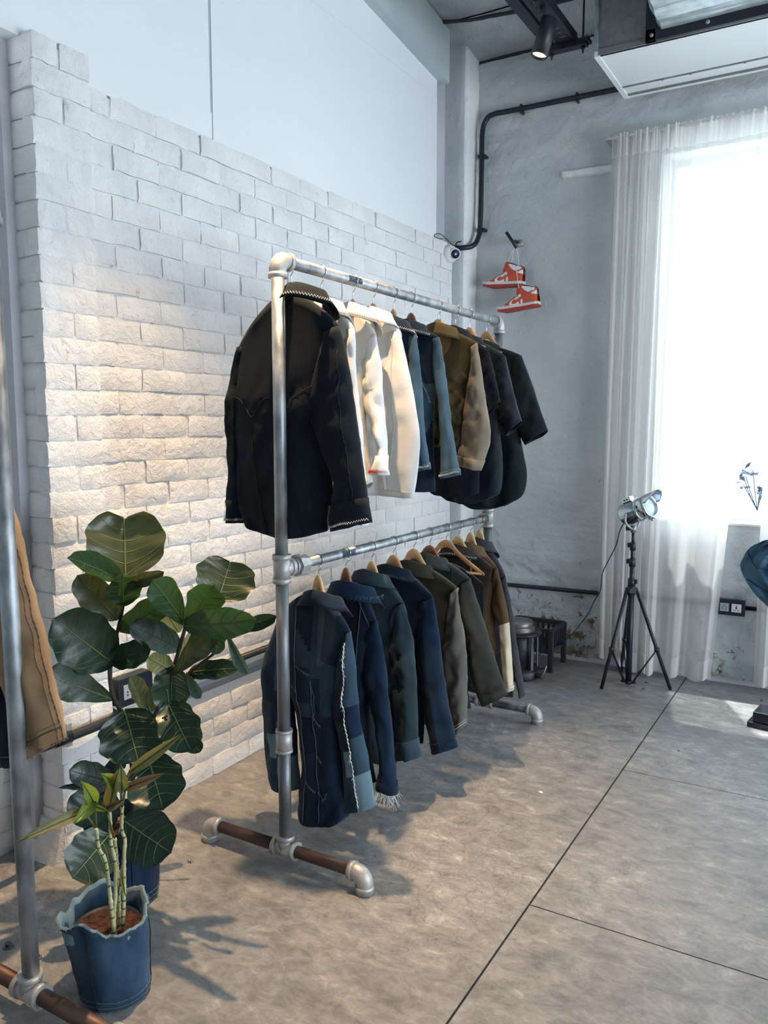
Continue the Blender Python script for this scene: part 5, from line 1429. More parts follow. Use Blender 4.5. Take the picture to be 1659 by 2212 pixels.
# ------------------------------------------------------------------ security camera
scx = V((-2.20, 4.565, 2.487))
sc = thing('security_camera', 'white dome security camera in the corner above the brick wall', 'camera', scx)
dirn = V((.62, -.70, -.28)).normalized()
Mx = V((1, -.12, -.08)).normalized().to_track_quat('Z', 'Y').to_matrix().to_4x4()
MB().lathe([(0, -.045), (.048, -.045), (.052, -.03), (.052, -.012), (.044, .004), (.030, .010), (0, .012)], scx, n=32, M=Mx).build('camera_base', M['white_plastic'], sc)
My = dirn.to_track_quat('Z', 'Y').to_matrix().to_4x4(); c_ = scx + V((.010, -.004, .0))
MB().lathe([(0, -.034), (.020, -.030), (.032, -.012), (.035, .006), (.034, .022), (.030, .027), (.026, .028)], c_, n=32, M=My).build('camera_ball', M['white_plastic'], sc)
b = MB(); b.lathe([(.0275, .0265), (.0265, .0295), (0, .0305)], c_, n=28, M=My); lf = b.build('camera_lens', M['lens'], sc)
MB().lathe([(.0085, .030), (.0080, .0335), (0, .0345)], c_, n=20, M=My).build('inner_lens', M['grey_plastic'], lf)
b = MB(); b.tube(catmull([V((-2.22, 4.60, 2.545)), V((-2.235, 4.54, 2.575)), V((-2.24, 4.47, 2.590)), V((-2.242, 4.42, 2.580)), V((-2.243, 4.40, 2.564)), V((-2.24, 4.45, 2.560)), V((-2.235, 4.50, 2.566))], 40), .0022, n=6)
b.build('loose_cable', BL, sc)
b = MB(); b.tube(catmull([V((-2.20, 4.60, 2.54)), V((-2.19, 4.60, 2.56)), V((-2.165, 4.61, 2.565))], 10), .004, n=6); b.build('cable_plug', BL, sc)

# ------------------------------------------------------------------ peg and sneakers
pk = at_y(1110, 522, 4.79)
pg = thing('wall_hook', 'black metal bar hook on the back wall carrying the red sneakers', 'hook', pk)
b = MB(); b.tube([at_y(1094, 502, 4.72), at_y(1116, 535, 4.715)], .0095, n=12); b.build('hook_bar', BL, pg)
b = MB(); b.tube([at_y(1106, 520, 4.722), at_y(1122, 524, YB)], .0085, n=10); b.build('hook_arm', BL, pg)
b = MB(); b.lathe([(0, -.004), (.022, -.004), (.024, .004), (.014, .012), (0, .014)], at_y(1124, 526, YB - .006), n=20, M=Matrix.Rotation(PI / 2, 4, 'X')); b.build('hook_plate', M['fitting'], pg)

RED = mat('orange_red_leather', (0.52, 0.065, 0.028), (0.60, 0.085, 0.035), ns=20, rough=.45, bump=.1, bs=200, bdist=.001)
WHT = mat('white_leather', (0.72, 0.74, 0.76), rough=.4); SOLE = mat('pale_rubber', (0.60, 0.60, 0.57), rough=.6); OUTS = mat('red_rubber_outsole', (0.36, 0.035, 0.025), rough=.6); INN = mat('dark_shoe_lining', (0.10, 0.03, 0.03), rough=.9)
def inpoly(x, z, P):
    c = False; n = len(P)
    for i in range(n):
        x1, z1 = P[i]; x2, z2 = P[i - 1]
        if (z1 > z) != (z2 > z) and x < (x2 - x1) * (z - z1) / (z2 - z1) + x1: c = not c
    return c
# outline in the side view; x from toe (0) to heel (.262), z up. taken from crop units (x-220)*k, (1290-y)*k
kk = .000323
def cu(P): return [((x - 220) * kk, (1300 - y) * kk) for x, y in P]
TOP = cu([(218, 1262), (235, 1235), (270, 1212), (330, 1212), (385, 1218), (400, 1190), (440, 1160), (500, 1120), (560, 1080), (600, 1058), (655, 1048), (680, 1030), (668, 985), (690, 930), (712, 878), (745, 868), (800, 880), (860, 905), (920, 930), (990, 940), (1025, 960), (1032, 1010), (1030, 1100), (1035, 1180), (1040, 1240)])
P_Q = cu([(500, 1175), (560, 1120), (640, 1075), (700, 1040), (722, 1060), (738, 1105), (755, 1150), (765, 1250), (545, 1275), (510, 1230)])
P_EYE = cu([(700, 1035), (722, 1060), (738, 1108), (715, 1130), (690, 1080)])
P_COL = cu([(742, 895), (800, 905), (870, 928), (985, 948), (988, 1010), (920, 1020), (868, 1035), (790, 975), (735, 920)])
P_HEEL = cu([(905, 1058), (985, 1030), (1030, 1020), (1032, 1090), (980, 1092)])
P_TOEV = cu([(375, 1205), (400, 1185), (412, 1225), (395, 1235)])
SW = cu([(608, 1105), (588, 1130), (552, 1170), (556, 1198), (585, 1208), (640, 1195), (740, 1140), (900, 1045), (895, 1032), (700, 1110), (640, 1140), (615, 1150), (606, 1135)])
def shoe(name, label, anchor_px, ang, off):
    """anchor: image point of the toe tip"""
    A = at_y(*anchor_px, off)
    t = thing(name, label, 'shoe', A, 'pair of red and white high top sneakers')
    Rm = Matrix.Translation(A) @ Matrix.Rotation(ang, 4, 'Y')
    def top(x):
        zs = []
        for (x1, z1), (x2, z2) in zip(TOP, TOP[1:]):
            if min(x1, x2) - 1e-9 <= x <= max(x1, x2) + 1e-9: zs.append(z1 if abs(x2 - x1) < 1e-6 else lerp(z1, z2, (x - x1) / (x2 - x1)))
        return max(zs) if zs else .02
    Lg = .2645; NX, NR = 120, 44
    def hw(x):                              # half width of the shoe
        u = x / Lg
        return .045 * (min(1, (u / .16)) ** .5) * (1 - .25 * sstep(.35, .6, u)) * (1 - .35 * sstep(.88, 1.0, u) ** 2) + .001
    rows = []; z0 = .018
    for i in range(NX + 1):
        x = .001 + (Lg - .004) * i / NX; h = top(x); w = hw(x); r = []
        hi = h > .09
        for k in range(NR + 1):
            a = PI * k / NR; c = -math.cos(a); s = math.sin(a)
            e = .42 if hi else .62
            yy = w * (1 if c > 0 else -1) * abs(c) ** (.55 if not hi else .45)
            zz = z0 + (h - z0) * s ** e
            yy *= 1 - .32 * sstep(.03, .13, zz) 
            r.append(Rm @ V((x, -yy, zz)))
        rows.append(r)
    def colr(i, k):
        x = .001 + (Lg - .004) * (i + .5) / NX; h = top(x)
        a = PI * (k + .5) / NR; z = z0 + (h - z0) * math.sin(a) ** (.42 if h > .09 else .62)
        if x > .155 and abs(k + .5 - NR / 2) < 7 and h > .09: return 2
        if inpoly(x, z, SW): return 0
        for P in (P_Q, P_COL, P_HEEL, P_TOEV):
            if inpoly(x, z, P): return 1
        return 0
    b = MB(); b.grid(rows, matfn=colr); up_o = b.build('upper', [RED, WHT, INN], t)
    for Pl in (P_Q, P_COL, P_HEEL):         # panel edge stitching
        pass
    # proud swoosh shaped side mark
    b = MB()
    def ysurf(x, z):
        h = top(x); w = hw(x); s = clamp((z - z0) / max(1e-4, h - z0)) ** (1 / (.42 if h > .09 else .62)); c = math.sqrt(max(0, 1 - s * s))
        return -(w * c ** (.55 if h <= .09 else .45)) * (1 - .32 * sstep(.03, .13, z)) 
    vs = [Rm @ V((x, ysurf(x, z) - .0016, z)) for x, z in SW]; vs2 = [Rm @ V((x, ysurf(x, z) + .002, z)) for x, z in SW]
    n = len(SW); b.add(vs + vs2, [(i, (i + 1) % n, (i + 1) % n + n, i + n) for i in range(n)])
    # triangulated strip across the mark
    up1 = SW[:1] + SW[::-1][:6]; b.f.append(list(range(n))); b.m.append(0); b.sm.append(False)
    b.build('side_mark', RED, up_o)
    # midsole and outsole
    for nm, za, zb_, m_, gx in (('midsole', .006, .024, SOLE, .0035), ('outsole', -.004, .0085, OUTS, .0045)):
        b = MB(); out_ = []
        for i in range(31):
            x = -.001 + (Lg + .003) * i / 30; out_.append((x, hw(clamp(x, .001, Lg)) + gx))
        ring = [(x, -w) for x, w in out_] + [(x, w) for x, w in out_[::-1]]
        n = len(ring); lift = lambda x: .010 * sstep(.05, .0, x)
        v1 = [Rm @ V((x, y, za + lift(x))) for x, y in ring]; v2 = [Rm @ V((x, y * .98, zb_ + lift(x))) for x, y in ring]
        b.add(v1 + v2, [tuple(range(n))[::-1], tuple(range(n, 2 * n))] + [(i, (i + 1) % n, (i + 1) % n + n, i + n) for i in range(n)]); b.build(nm, m_, t)
    # tongue and laces
    b = MB(); b.tube([Rm @ V((x, 0, z)) for x, z in cu([(640, 1040), (668, 990), (700, 900), (722, 862)])], [.016, .019, .02, .016], n=10); b.build('tongue', RED, t)
    b = MB()
    for q in range(6):
        x, z = lerp(*cu([(420, 0), (640, 0)])[0:1][0:1][0][:1] * 2, 0) if False else (lerp((420 - 220) * kk, (640 - 220) * kk, q / 5), lerp((1300 - 1180) * kk, (1300 - 1055) * kk, q / 5))
        b.tube(catmull([Rm @ V((x - .004, -.022, z - .004)), Rm @ V((x, -.010, z + .006)), Rm @ V((x + .004, .010, z + .006)), Rm @ V((x + .004, .022, z - .004))], 10), .0022, n=5)
    b.tube(catmull([Rm @ V((x, -.012, z)) for x, z in cu([(560, 1080), (585, 1030), (620, 1008), (655, 1020), (665, 1040)])], 16), .0018, n=5)
    b.build('laces', M['white_plastic'], t)
    return t, Rm
sh1, R1 = shoe('sneaker', 'upper red and white high top sneaker hanging by its laces on the back wall', (1044.5, 621), math.radians(2.5), 4.73)
sh2, R2m = shoe('sneaker', 'lower red and white high top sneaker hanging below its pair', (1076.5, 676), math.radians(-5.5), 4.70)
b = MB(); hk = at_y(1112, 532, 4.715)
for p in (R1 @ V((.153, -.012, .135)), R1 @ V((.17, .012, .14))): b.tube(catmull([hk, (hk + p) / 2 + V((0, -.004, 0)), p], 10), .0012, n=4)
b.tube(catmull([hk + V((.012, 0, 0)), hk + V((.03, -.003, -.11)), R2m @ V((.148, -.03, .24)), R2m @ V((.150, -.022, .12))], 24), .0016, n=4)
b.tube([hk + V((-.01, 0, 0)), hk + V((-.012, 0, -.06)), hk + V((-.010, 0, -.085))], .0012, n=4)
b.build('hanging_laces', M['white_plastic'], sh1)

# ------------------------------------------------------------------ curtains
CYc = 4.70
rod = thing('curtain_rod', 'thin pale curtain rod along the top of the window', 'curtain rod', (0, CYc, 3.05))
MB().tube([(-1.32, CYc, 3.045), (1.30, CYc, 3.045)], .008, n=10).build('rod', M['white_plastic'], rod)
b = MB(); b.box(-1.325, -1.305, CYc - .01, YB, 3.035, 3.055, bev=.002); b.build('rod_bracket', M['fitting'], rod)
def curtain(name, label, xt, xb, foldf, ztop, zbot, nfold, amp, seed, ncol=420, nrow=60):
    t = thing(name, label, 'curtain', (xt(0), CYc, ztop))
    def pt(s, w):
        """s across, w 0 top .. 1 bottom"""
        z = lerp(ztop, zbot(s), w)
        x = lerp(xt(s), xb(s), w ** .9)
        ph = foldf(s) + 2.6 * noise.noise(V((s * 9, w * .5, seed + 8))) + 1.2 * noise.noise(V((s * 23, w * .8, seed + 2)))
        A = amp(s) * (0.35 + .65 * sstep(0, .12, w)) * (1 + .25 * noise.noise(V((s * 6, w * 1.2, seed))))
        y = CYc + A * math.sin(ph + .55 * noise.noise(V((s * 4, w * 1.5, seed + 3)))) + A * .22 * math.sin(ph * 2.3 + 1 + seed)
        x += A * .38 * math.cos(ph * 1.0 + .8)
        pl_ = math.exp(-((w) / .045)) ; y += .006 * pl_ * math.sin(s * 330) + .004 * math.exp(-w / .10) * math.sin(s * 170 + 1)
        if w < .03: z += .004 * math.sin(s * 240 + seed) * (1 - w / .03)
        return V((x, y, z))
    def part(nm, w0, w1, m, nr, off=0.0):
        rows = [[pt(j / ncol, lerp(w0, w1, i / nr)) + V((0, off, 0)) for j in range(ncol + 1)] for i in range(nr + 1)]
        b = MB(); b.grid(rows); return b.build(nm, m, t)
    part('header', 0, .042, M['sheer_hem'], 6); part('drape', .042, .962, M['sheer'], nrow); part('hem', .962, 1.0, M['sheer_hem'], 3)
    return t
def xtA(s): return lerp(-1.292, -.925, s / .64) if s < .64 else lerp(-.925, -.440, (s - .64) / .36)
def xbA(s): return lerp(-1.300, -.965, s / .64) if s < .64 else lerp(-.965, -.648, (s - .64) / .36)
def phA(s): return s / .64 * 2 * PI * 7 if s < .64 else 2 * PI * 7 + (s - .64) / .36 * 2 * PI * 2.2
def ampA(s): return lerp(.040, .022, sstep(.55, .72, s))
curtain('curtain', 'gathered sheer off white curtain left of the window, in front of its edge', xtA, xbA, phA, 3.062, lambda s: lerp(.075, .022, sstep(.1, .5, s)) + .01 * math.sin(s * 40), 8, ampA, 1)
curtain('curtain', 'second sheer curtain cut off by the right edge of the frame', lambda s: lerp(-.445, 1.30, s), lambda s: lerp(-.430, 1.25, s ** 1.2), lambda s: s * 2 * PI * 13, 3.062, lambda s: .04, 13, lambda s: .026, 5, ncol=300)

# ------------------------------------------------------------------ AC duct unit
ac = thing('air_duct_unit', 'white and grey ceiling air unit with galvanised duct, top right corner', 'air conditioner', (-.5, 4.4, 3.3))
zA = 3.262; ax0, ax1 = -1.238, 2.2; ay0, ay1 = 4.150, 4.745
MB().box(ax0 + .02, ax1, ay0 + .012, ay1 - .01, zA + .006, zA + .50).build('housing', M['ac_grey'], ac)
MB().box(ax0 + .028, ax1, ay0 + .005, ay1 - .12, zA, zA + .010).build('bottom_panel', M['ac_white'], ac)
MB().box(ax0 + .028, ax1, ay1 - .135, ay1 - .02, zA + .004, zA + .012).build('bottom_panel', M['ac_white'], ac)
MB().box(ax0 + .03, ax1, ay1 - .165, ay1 - .148, zA - .003, zA + .002, bev=.001).build('slot_strip', M['ac_grey'], ac)
MB().box(ax0 + .03, ax1, ay1 - .045, ay1 - .028, zA - .003, zA + .005, bev=.001).build('slot_strip', M['ac_grey'], ac)
MB().box(ax0 + .015, ax1, ay1 - .022, ay1, zA - .004, zA + .03, bev=.002).build('edge_trim', M['ac_white'], ac)
MB().box(ax0, ax0 + .028, ay0, ay1, zA - .006, zA + .03, bev=.002).build('edge_trim', M['ac_white'], ac)
MB().box(ax0 - .002, ax0 + .02, ay0 - .004, ay0 + .022, zA + .02, zA + .52, bev=.002).build('corner_post', M['galv'], ac)
MB().box(ax0 + .02, ax1, ay0 - .002, ay0 + .02, zA, zA + .030, bev=.002).build('edge_trim', M['ac_grey'], ac)
for x in (-1.0, -.86, -.60, -.32, -.05):
    b = MB(); b.lathe([(0, 0), (.006, 0), (.006, .004), (0, .005)], (x, ay1 - .156, zA - .007), n=10); b.build('screw', M['galv_dark'], ac)
for x in (-.95, -.45, 0.05):
    b = MB(); b.lathe([(0, 0), (.006, 0), (.005, .004), (0, .005)], (x, ay0 - .003, zA + .03), n=10, M=Matrix.Rotation(PI / 2, 4, 'X')); b.build('screw', M['galv_dark'], ac)
# maker's label
lb = MB(); lb.box(-.50, -.33, ay1 - .115, ay1 - .06, zA + .0025, zA + .0045); lo = lb.build('paper_label', M['white_plastic'], ac)
lb = MB(); lb.box(-.498, -.475, ay1 - .082, ay1 - .070, zA + .0018, zA + .0026)
for q in range(7): lb.box(-.468 + q * .017, -.456 + q * .017, ay1 - .080, ay1 - .072, zA + .0018, zA + .0026)
lb.build('green_print', mat('green_print', (.01, .14, .12), rough=.5), lo)
# flange and duct leaving toward the camera side
fx0 = -.985
MB().box(fx0, ax1, ay0 - .030, ay0 - .004, zA - .002, zA + .054, bev=.003).build('duct_flange', M['black_metal'], ac)
MB().box(fx0, fx0 + .05, ay0 - .030, ay0 - .004, zA - .002, zA + .50, bev=.003).build('duct_flange', M['black_metal'], ac)
for x in (fx0 + .03, fx0 + .28, fx0 + .6):
    b = MB(); b.lathe([(0, 0), (.010, 0), (.009, .006), (.004, .008), (0, .008)], (x, ay0 - .030, zA + .022), n=10, M=Matrix.Rotation(PI / 2, 4, 'X')); b.build('bolt', M['galv'], ac)
b = MB(); rows = []
x0 = fx0 + .055
for i in range(12):
    y = ay0 - .02 - .5 * i / 11; zz = zA + .034 + .05 * i / 11 + .006 * math.sin(i * .9); r = []
    for p, q in ((x0 - .01, .55), (x0 - .012, .3), (x0 - .004, .04), (x0 + .02, 0), (x0 + .4, .004), (x0 + 1.2, .0), (x0 + 2.4, 0)):
        r.append(V((p + .012 * noise.noise(V((i * .5, p, q))), y, zz + q * .9 + .012 * noise.noise(V((p * 3, i * .6, 1))))))
    rows.append(r)
b.grid(rows, smooth=False); b.build('galvanised_duct', mat('bright_galvanised_duct', (0.42, 0.50, 0.53), (0.62, 0.69, 0.71), ns=18, rough=.38, metal=.5, bump=.25, bs=30), ac)
b = MB(); rows = []
for i in range(16):
    x = x0 + .02 + 1.6 * i / 15
    rows.append([V((x, ay0 - .20, zA + .049)), V((x, ay0 - .205, zA + .047))])
b.grid(rows); b.build('duct_seam', M['ac_grey'], ac)
for x in (-.9, .3, 1.4):
    MB().tube([(x, 4.6, zA + .45), (x, 4.6, ceil_z(4.6) + .03)], .006, n=8).build('hanger_rod', BL, ac)

# ------------------------------------------------------------------ perforated track with spot lamps
TZ = 3.44; TY1 = 4.345; TX = -1.435
tr = thing('lighting_track', 'black slotted steel channel hung from the roof for spot lamps', 'lighting track', (TX, 3, TZ))
b = MB(); W2 = .048
y0t = -1.2
# channel with real slots: lips + ladder of webs
b.box(TX - W2, TX - W2 + .003, y0t, TY1, TZ, TZ + .042); b.box(TX + W2 - .003, TX + W2, y0t, TY1, TZ, TZ + .042)
b.box(TX - W2, TX - .017, y0t, TY1, TZ - .003, TZ); b.box(TX + .017, TX + W2, y0t, TY1, TZ - .003, TZ)
y = TY1
while y > 2.6:
    b.box(TX - .0171, TX + .0171, y - .038, y, TZ - .003, TZ); y -= .050
b.box(TX - .0171, TX + .0171, y0t, y, TZ - .003, TZ)
b.build('slotted_channel', BL, tr)
MB().box(TX - .125, TX - .068, y0t, TY1 - .16, TZ + .004, TZ + .036, bev=.002).build('lamp_rail', BL, tr)
b = MB(); b.box(TX - .105, TX + .105, TY1 - .035, TY1 + .015, TZ - .034, TZ - .004, bev=.003); b.box(TX - .12, TX - .10, TY1 - .045, TY1 + .025, TZ - .03, TZ - .012, bev=.002); b.box(TX + .09, TX + .118, TY1 - .045, TY1 + .025, TZ - .018, TZ + .0, bev=.002)
b.build('cross_bracket', BL, tr)
for xx in (TX - .085, TX + .082):
    for yy in (TY1 - .01, 1.2):
        MB().tube([(xx, yy, TZ - .065), (xx, yy, ceil_z(yy) + .03)], .0052, n=8).build('threaded_rod', BL, tr)
        b = MB(); b.tube([(xx, yy, TZ - .046), (xx, yy, TZ - .034)], .011, n=6, smooth=False); b.build('nut', BL, tr)

def spot(label, top, aim, energy, size_deg, blend=.55, col=(1.0, .66, .36), length=.165, group='track spot lamps'):
    top = V(top); d = (V(aim) - top).normalized()
    t = thing('spot_lamp', label, 'lamp', top, group)
    q = d.to_track_quat('Z', 'Y').to_matrix().to_4x4(); r = .040
    MB().lathe([(0, -.012), (r * .9, -.010), (r, -.004), (r, length), (r - .003, length), (r - .003, length - .012), (r - .006, length - .014)], top, n=28, M=q).build('lamp_barrel', BL, t)
    b = MB(); b.lathe([(r - .004, length - .012), (0, length - .010)], top, n=24, M=q); b.build('lit_face', M['lamp_face'], t)
    b = MB(); b.tube([top + V((-.012, -.01, .01)), top + V((-.03, -.01, .05)), V((top.x - .03, top.y - .01, TZ + .006))], .013, n=12); b.build('swivel_arm', BL, t)
    b = MB(); b.box(top.x - .055, top.x - .005, top.y - .07, top.y + .05, TZ - .012, TZ + .006, bev=.003); b.build('track_adapter', BL, t)
    ld = bpy.data.lights.new('spot_lamp_light', 'SPOT'); ld.energy = energy; ld.color = col; ld.spot_size = math.radians(size_deg); ld.spot_blend = blend; ld.shadow_soft_size = .022
    lo = bpy.data.objects.new('spot_lamp_light', ld); COL.objects.link(lo); lo.location = top + d * (length + .006); lo.rotation_euler = d.to_track_quat('-Z', 'Y').to_euler()
    lo.parent = t; lo.matrix_parent_inverse = t.matrix_basis.inverted()
tx = TX - .07
spA = at_z(1186, 45, 3.36)
endA = at_z(1162, 130, 3.183)
spot('black tube spot lamp lit at its mouth, hanging from the slotted channel', spA, spA + (endA - spA) * 20, 14, 60)
spot('black tube spot lamp on the track above the fig, out of the frame', (tx, 2.05, 3.38), (-1.52, 2.0, 0), 460, 66, 1.0)
spot('black tube spot lamp on the track above the rack, out of the frame', (tx, 2.95, 3.38), (-1.52, 2.85, 0), 115, 66, 1.0)

# ------------------------------------------------------------------ tripod film lamp
tq = V((-1.040, 4.45, 0))
tp_ = thing('tripod_lamp', 'chrome film spotlight on a black tripod in front of the curtain', 'floor lamp', tq)
def tb(nm, pts, r, m=BL, n=12, par=tp_): b = MB(); b.tube(pts, r, n=n); return b.build(nm, m, par)
X, Y = tq.x, tq.y
tb('centre_pole', [(X, Y, .015), (X, Y, .56)], .0165, n=16)
tb('centre_pole', [(X, Y, .54), (X, Y, .69)], .0135, n=16)
tb('centre_pole', [(X, Y, .67), (X, Y, .81)], .0110, n=16)
tb('centre_pole', [(X, Y, .79), (X, Y, .875)], .0085, n=14)
for z, r in ((.59, .020), (.70, .018), (.79, .016)):
    b = MB(); b.tube([(X, Y, z - .022), (X, Y, z + .022)], r, n=14); b.box(X - r - .012 if z != .59 else X + r * .4, X - r * .4 if z != .59 else X + r + .010, Y - .012, Y + .012, z - .006, z + .018, bev=.002); b.build('pole_clamp', BL, tp_)
b = MB(); b.tube([(X, Y, .535), (X, Y, .560)], .034, n=6, smooth=False); b.tube([(X, Y, .52), (X, Y, .57)], .022, n=14); b.build('top_hub', BL, tp_)
b = MB(); b.tube([(X, Y, .020), (X, Y, .034)], .020, n=12); b.box(X - .04, X + .04, Y - .012, Y + .012, .022, .034, bev=.002); b.build('lower_hub', BL, tp_)
legs = [at_z(1299, 1489, 0), at_z(1448, 1491, 0), V((X - .10, 4.69, 0))]
for L_ in legs:
    L_ = V((L_.x, L_.y, 0.004)); h_ = V((X, Y, .55)); dr = (L_ - h_); ho = V((dr.x, dr.y, 0)).normalized() * .028
    tb('leg', [h_ + ho, L_], .0098, n=10)
    mid = (h_ + ho).lerp(L_, .60)
    for sgn in (-1, 1):
        sd = V((-ho.y, ho.x, 0)).normalized() * .006 * sgn
        tb('brace', [mid + sd, V((X, Y, .03)) + ho * .9 + sd], .0038, n=6)
    b = MB(); b.tube([mid - V((0, 0, .010)), mid + V((0, 0, .010))], .014, n=10); b.build('leg_joint', BL, tp_)
CH = mat('chrome_lamp_metal', (0.62, 0.66, 0.70), rough=.16, metal=1.0)
hc = V((X + .012, Y - .005, .985)); ld_ = V((.78, -.30, .36)).normalized(); qh = ld_.to_track_quat('Z', 'Y').to_matrix().to_4x4()
lh = MB(); lh.lathe([(0, -.085), (.052, -.083), (.060, -.074), (.062, -.070), (.062, .030), (.065, .032), (.065, .040), (.062, .042), (.062, .085), (.066, .087), (.066, .094), (.060, .096), (.056, .090), (.054, .060)], hc, n=36, M=qh)
hd = lh.build('lamp_head', CH, tp_)
b = MB(); b.lathe([(.055, .084), (.030, .092), (0, .095)], hc, n=28, M=qh); b.build('lamp_lens', mat('pale_lens', (0.55, 0.72, 0.85), rough=.1), hd)
# visor: half tube on the upper side
b = MB(); rows = []
for i in range(9):
    f = i / 8; r = []
    for k in range(15):
        a = math.radians(-78 + 156 * k / 14); ext = .090 + f * .085 * max(0.0, math.cos(a)) ** .8
        # local up direction is +Y of the track quat
        r.append(hc + (qh @ V((.066 * math.sin(a), .066 * math.cos(a), ext))))
    rows.append(r)
b.grid(rows); vis = b.build('lamp_visor', CH, hd); solid(vis, .0015)
b = MB(); b.box(-.022, .022, .060, .088, -.055, .000, M=Matrix.Translation(hc) @ qh, bev=.003); b.build('vent_box', CH, hd)
for k in (-.035, -.018):
    b = MB(); b.lathe([(0, 0), (.004, 0), (.004, .003), (0, .003)], hc + (qh @ V((-.023, .074, k))), n=10, M=(qh @ V((-1, 0, 0))).to_track_quat('Z', 'Y').to_matrix().to_4x4()); b.build('vent_hole', M['lens'], hd)
b = MB()
for kx in (-1, 1):
    S_ = hc + (qh @ V((.066 * kx, 0, -.02)))
    b.tube(catmull([S_, S_ + V((.006 * kx * 0, 0, -.05)), V((hc.x + (S_.x - hc.x) * .5, hc.y + (S_.y - hc.y) * .5, hc.z - .092)), V((X, Y, hc.z - .100))], 16), .0065, n=8)
b.build('yoke', M['galv'], tp_)
tb('yoke_stem', [(X, Y, .865), (X, Y, .905)], .0145, M['galv'], 14)
b = MB(); b.tube([(X - .012, Y - .004, .888), (X - .038, Y - .012, .888)], .012, n=12); b.build('yoke_knob', BL, tp_)
b = MB(); b.lathe([(.0655, .030), (.0685, .034), (.0655, .040)], hc, n=30, M=qh); b.build('lamp_band', CH, hd)
b = MB(); p_ = hc + (qh @ V((.0, -.070, .082))); b.tube([p_ + V((-.02, 0, -.004)), p_ + V((.02, 0, .004))], .005, n=8); b.tube([p_, p_ + V((0, 0, -.012))], .009, n=10); b.build('latch', CH, hd)
# cord with inline switch
sw = at_y(1212, 1390, 4.58)
cord_pts = [hc + (qh @ V((0, -.03, -.08))), at_y(1345, 1135, 4.50), at_y(1338, 1150, 4.52), at_y(1330, 1180, 4.55), at_y(1312, 1215, 4.58), at_y(1301, 1240, 4.60), at_y(1297, 1275, 4.61), at_y(1284, 1298, 4.62), at_y(1271, 1325, 4.63), at_y(1256, 1345, 4.64), at_y(1240, 1365, 4.62), at_y(1222, 1382, 4.60), sw, at_y(1195, 1396, 4.56), at_y(1180, 1399, 4.50), at_y(1160, 1420, 4.50)]
cdt = thing('power_cord', 'dark lamp cord sagging from the tripod lamp to the floor corner with inline switch', 'cord', sw)
MB().tube(catmull(cord_pts, 120), .0032, n=7).build('cord', mat('navy_cord', (.012, .022, .05), rough=.6), cdt)
Ms = Matrix.Translation(sw) @ Matrix.Rotation(math.radians(-16), 4, 'Y')
MB().box(-.032, .032, -.011, .011, -.010, .010, M=Ms, bev=.004).build('inline_switch', M['black_plastic'], cdt)

# ------------------------------------------------------------------ old stove and low crate in the corner
sv = thing('portable_stove', 'small old black cylindrical stove with a round lid on the floor behind the rack', 'stove', (-1.66, 4.30, 0))
sx_, sy_ = -1.640, 4.33
IRON = mat('old_black_iron', (0.012, 0.014, 0.018), (0.045, 0.047, 0.052), ns=20, rough=.5, metal=.4, bump=.3, bs=60)
LID = mat('dull_lid_metal', (0.13, 0.125, 0.125), (0.20, 0.19, 0.19), ns=20, rough=.4, metal=.6)
MB().lathe([(0, .004), (.125, .004), (.128, .012), (.128, .045), (.120, .055), (.085, .060)], (sx_, sy_, 0), n=32).build('stove_base', IRON, sv)
MB().lathe([(.080, .055), (.080, .255), (.070, .26), (0, .26)], (sx_, sy_, 0), n=28).build('stove_drum', IRON, sv)
MB().lathe([(.095, .252), (.125, .252), (.128, .262), (.122, .268), (.095, .266)], (sx_, sy_, 0), n=32).build('top_ring', IRON, sv)
MB().lathe([(.088, .262), (.098, .268), (.098, .285), (.086, .292), (.088, .296), (.090, .312), (.084, .328), (.05, .334), (0, .336)], (sx_ - .01, sy_ + .0, 0), n=32).build('round_lid', LID, sv)
for k in range(5):
    a = math.radians(-150 + k * 62); MB().box(-.009, .009, -.003, .003, .05, .256, M=Matrix.Translation((sx_ + .108 * math.cos(a), sy_ + .108 * math.sin(a), 0)) @ Matrix.Rotation(a + PI / 2, 4, 'Z'), bev=.001).build('upright_strap', M['galv_dark'], sv)
b = MB(); b.tube([(sx_ + .09, sy_ - .03, .03), (sx_ + .165, sy_ - .055, .032)], .016, n=12); b.build('tap', IRON, sv)
b = MB(); b.tube([(sx_ + .16, sy_ - .055, .018), (sx_ + .168, sy_ - .055, .05), (sx_ + .188, sy_ - .06, .10)], .004, n=8); b.build('tap_handle', M['galv'], sv)
b = MB(); b.tube(catmull([V((sx_ + .10, sy_ - .06, .05)), V((sx_ + .15, sy_ - .05, .075)), V((sx_ + .185, sy_ - .06, .092))], 10), .003, n=6); b.build('wire_link', BL, sv)
cr = thing('slatted_crate', 'low black slatted crate stand in the corner behind the stove', 'crate', (-1.62, 4.56, 0))
CW = mat('black_stained_wood', (0.012, 0.014, 0.018), (0.03, 0.032, 0.036), ns=10, rough=.6)
cx0, cx1, cy0_, cy1_ = -1.80, -1.500, 4.48, 4.72
for x in (cx0, cx1):
    for y_ in (cy0_, cy1_): MB().box(x - .014, x + .014, y_ - .014, y_ + .014, 0, .250, bev=.002).build('leg', CW, cr)
for z in (.125, .245):
    for y_ in (cy0_, cy1_): MB().box(cx0, cx1, y_ - .009, y_ + .009, z - .012, z + .012, bev=.002).build('rail', CW, cr)
    for x in (cx0, cx1): MB().box(x - .009, x + .009, cy0_, cy1_, z - .012, z + .012, bev=.002).build('rail', CW, cr)
for i in range(8):
    x = lerp(cx0 + .03, cx1 - .03, i / 7)
    for y_ in (cy0_, cy1_): MB().box(x - .007, x + .007, y_ - .005, y_ + .005, .13, .24).build('slat', CW, cr)
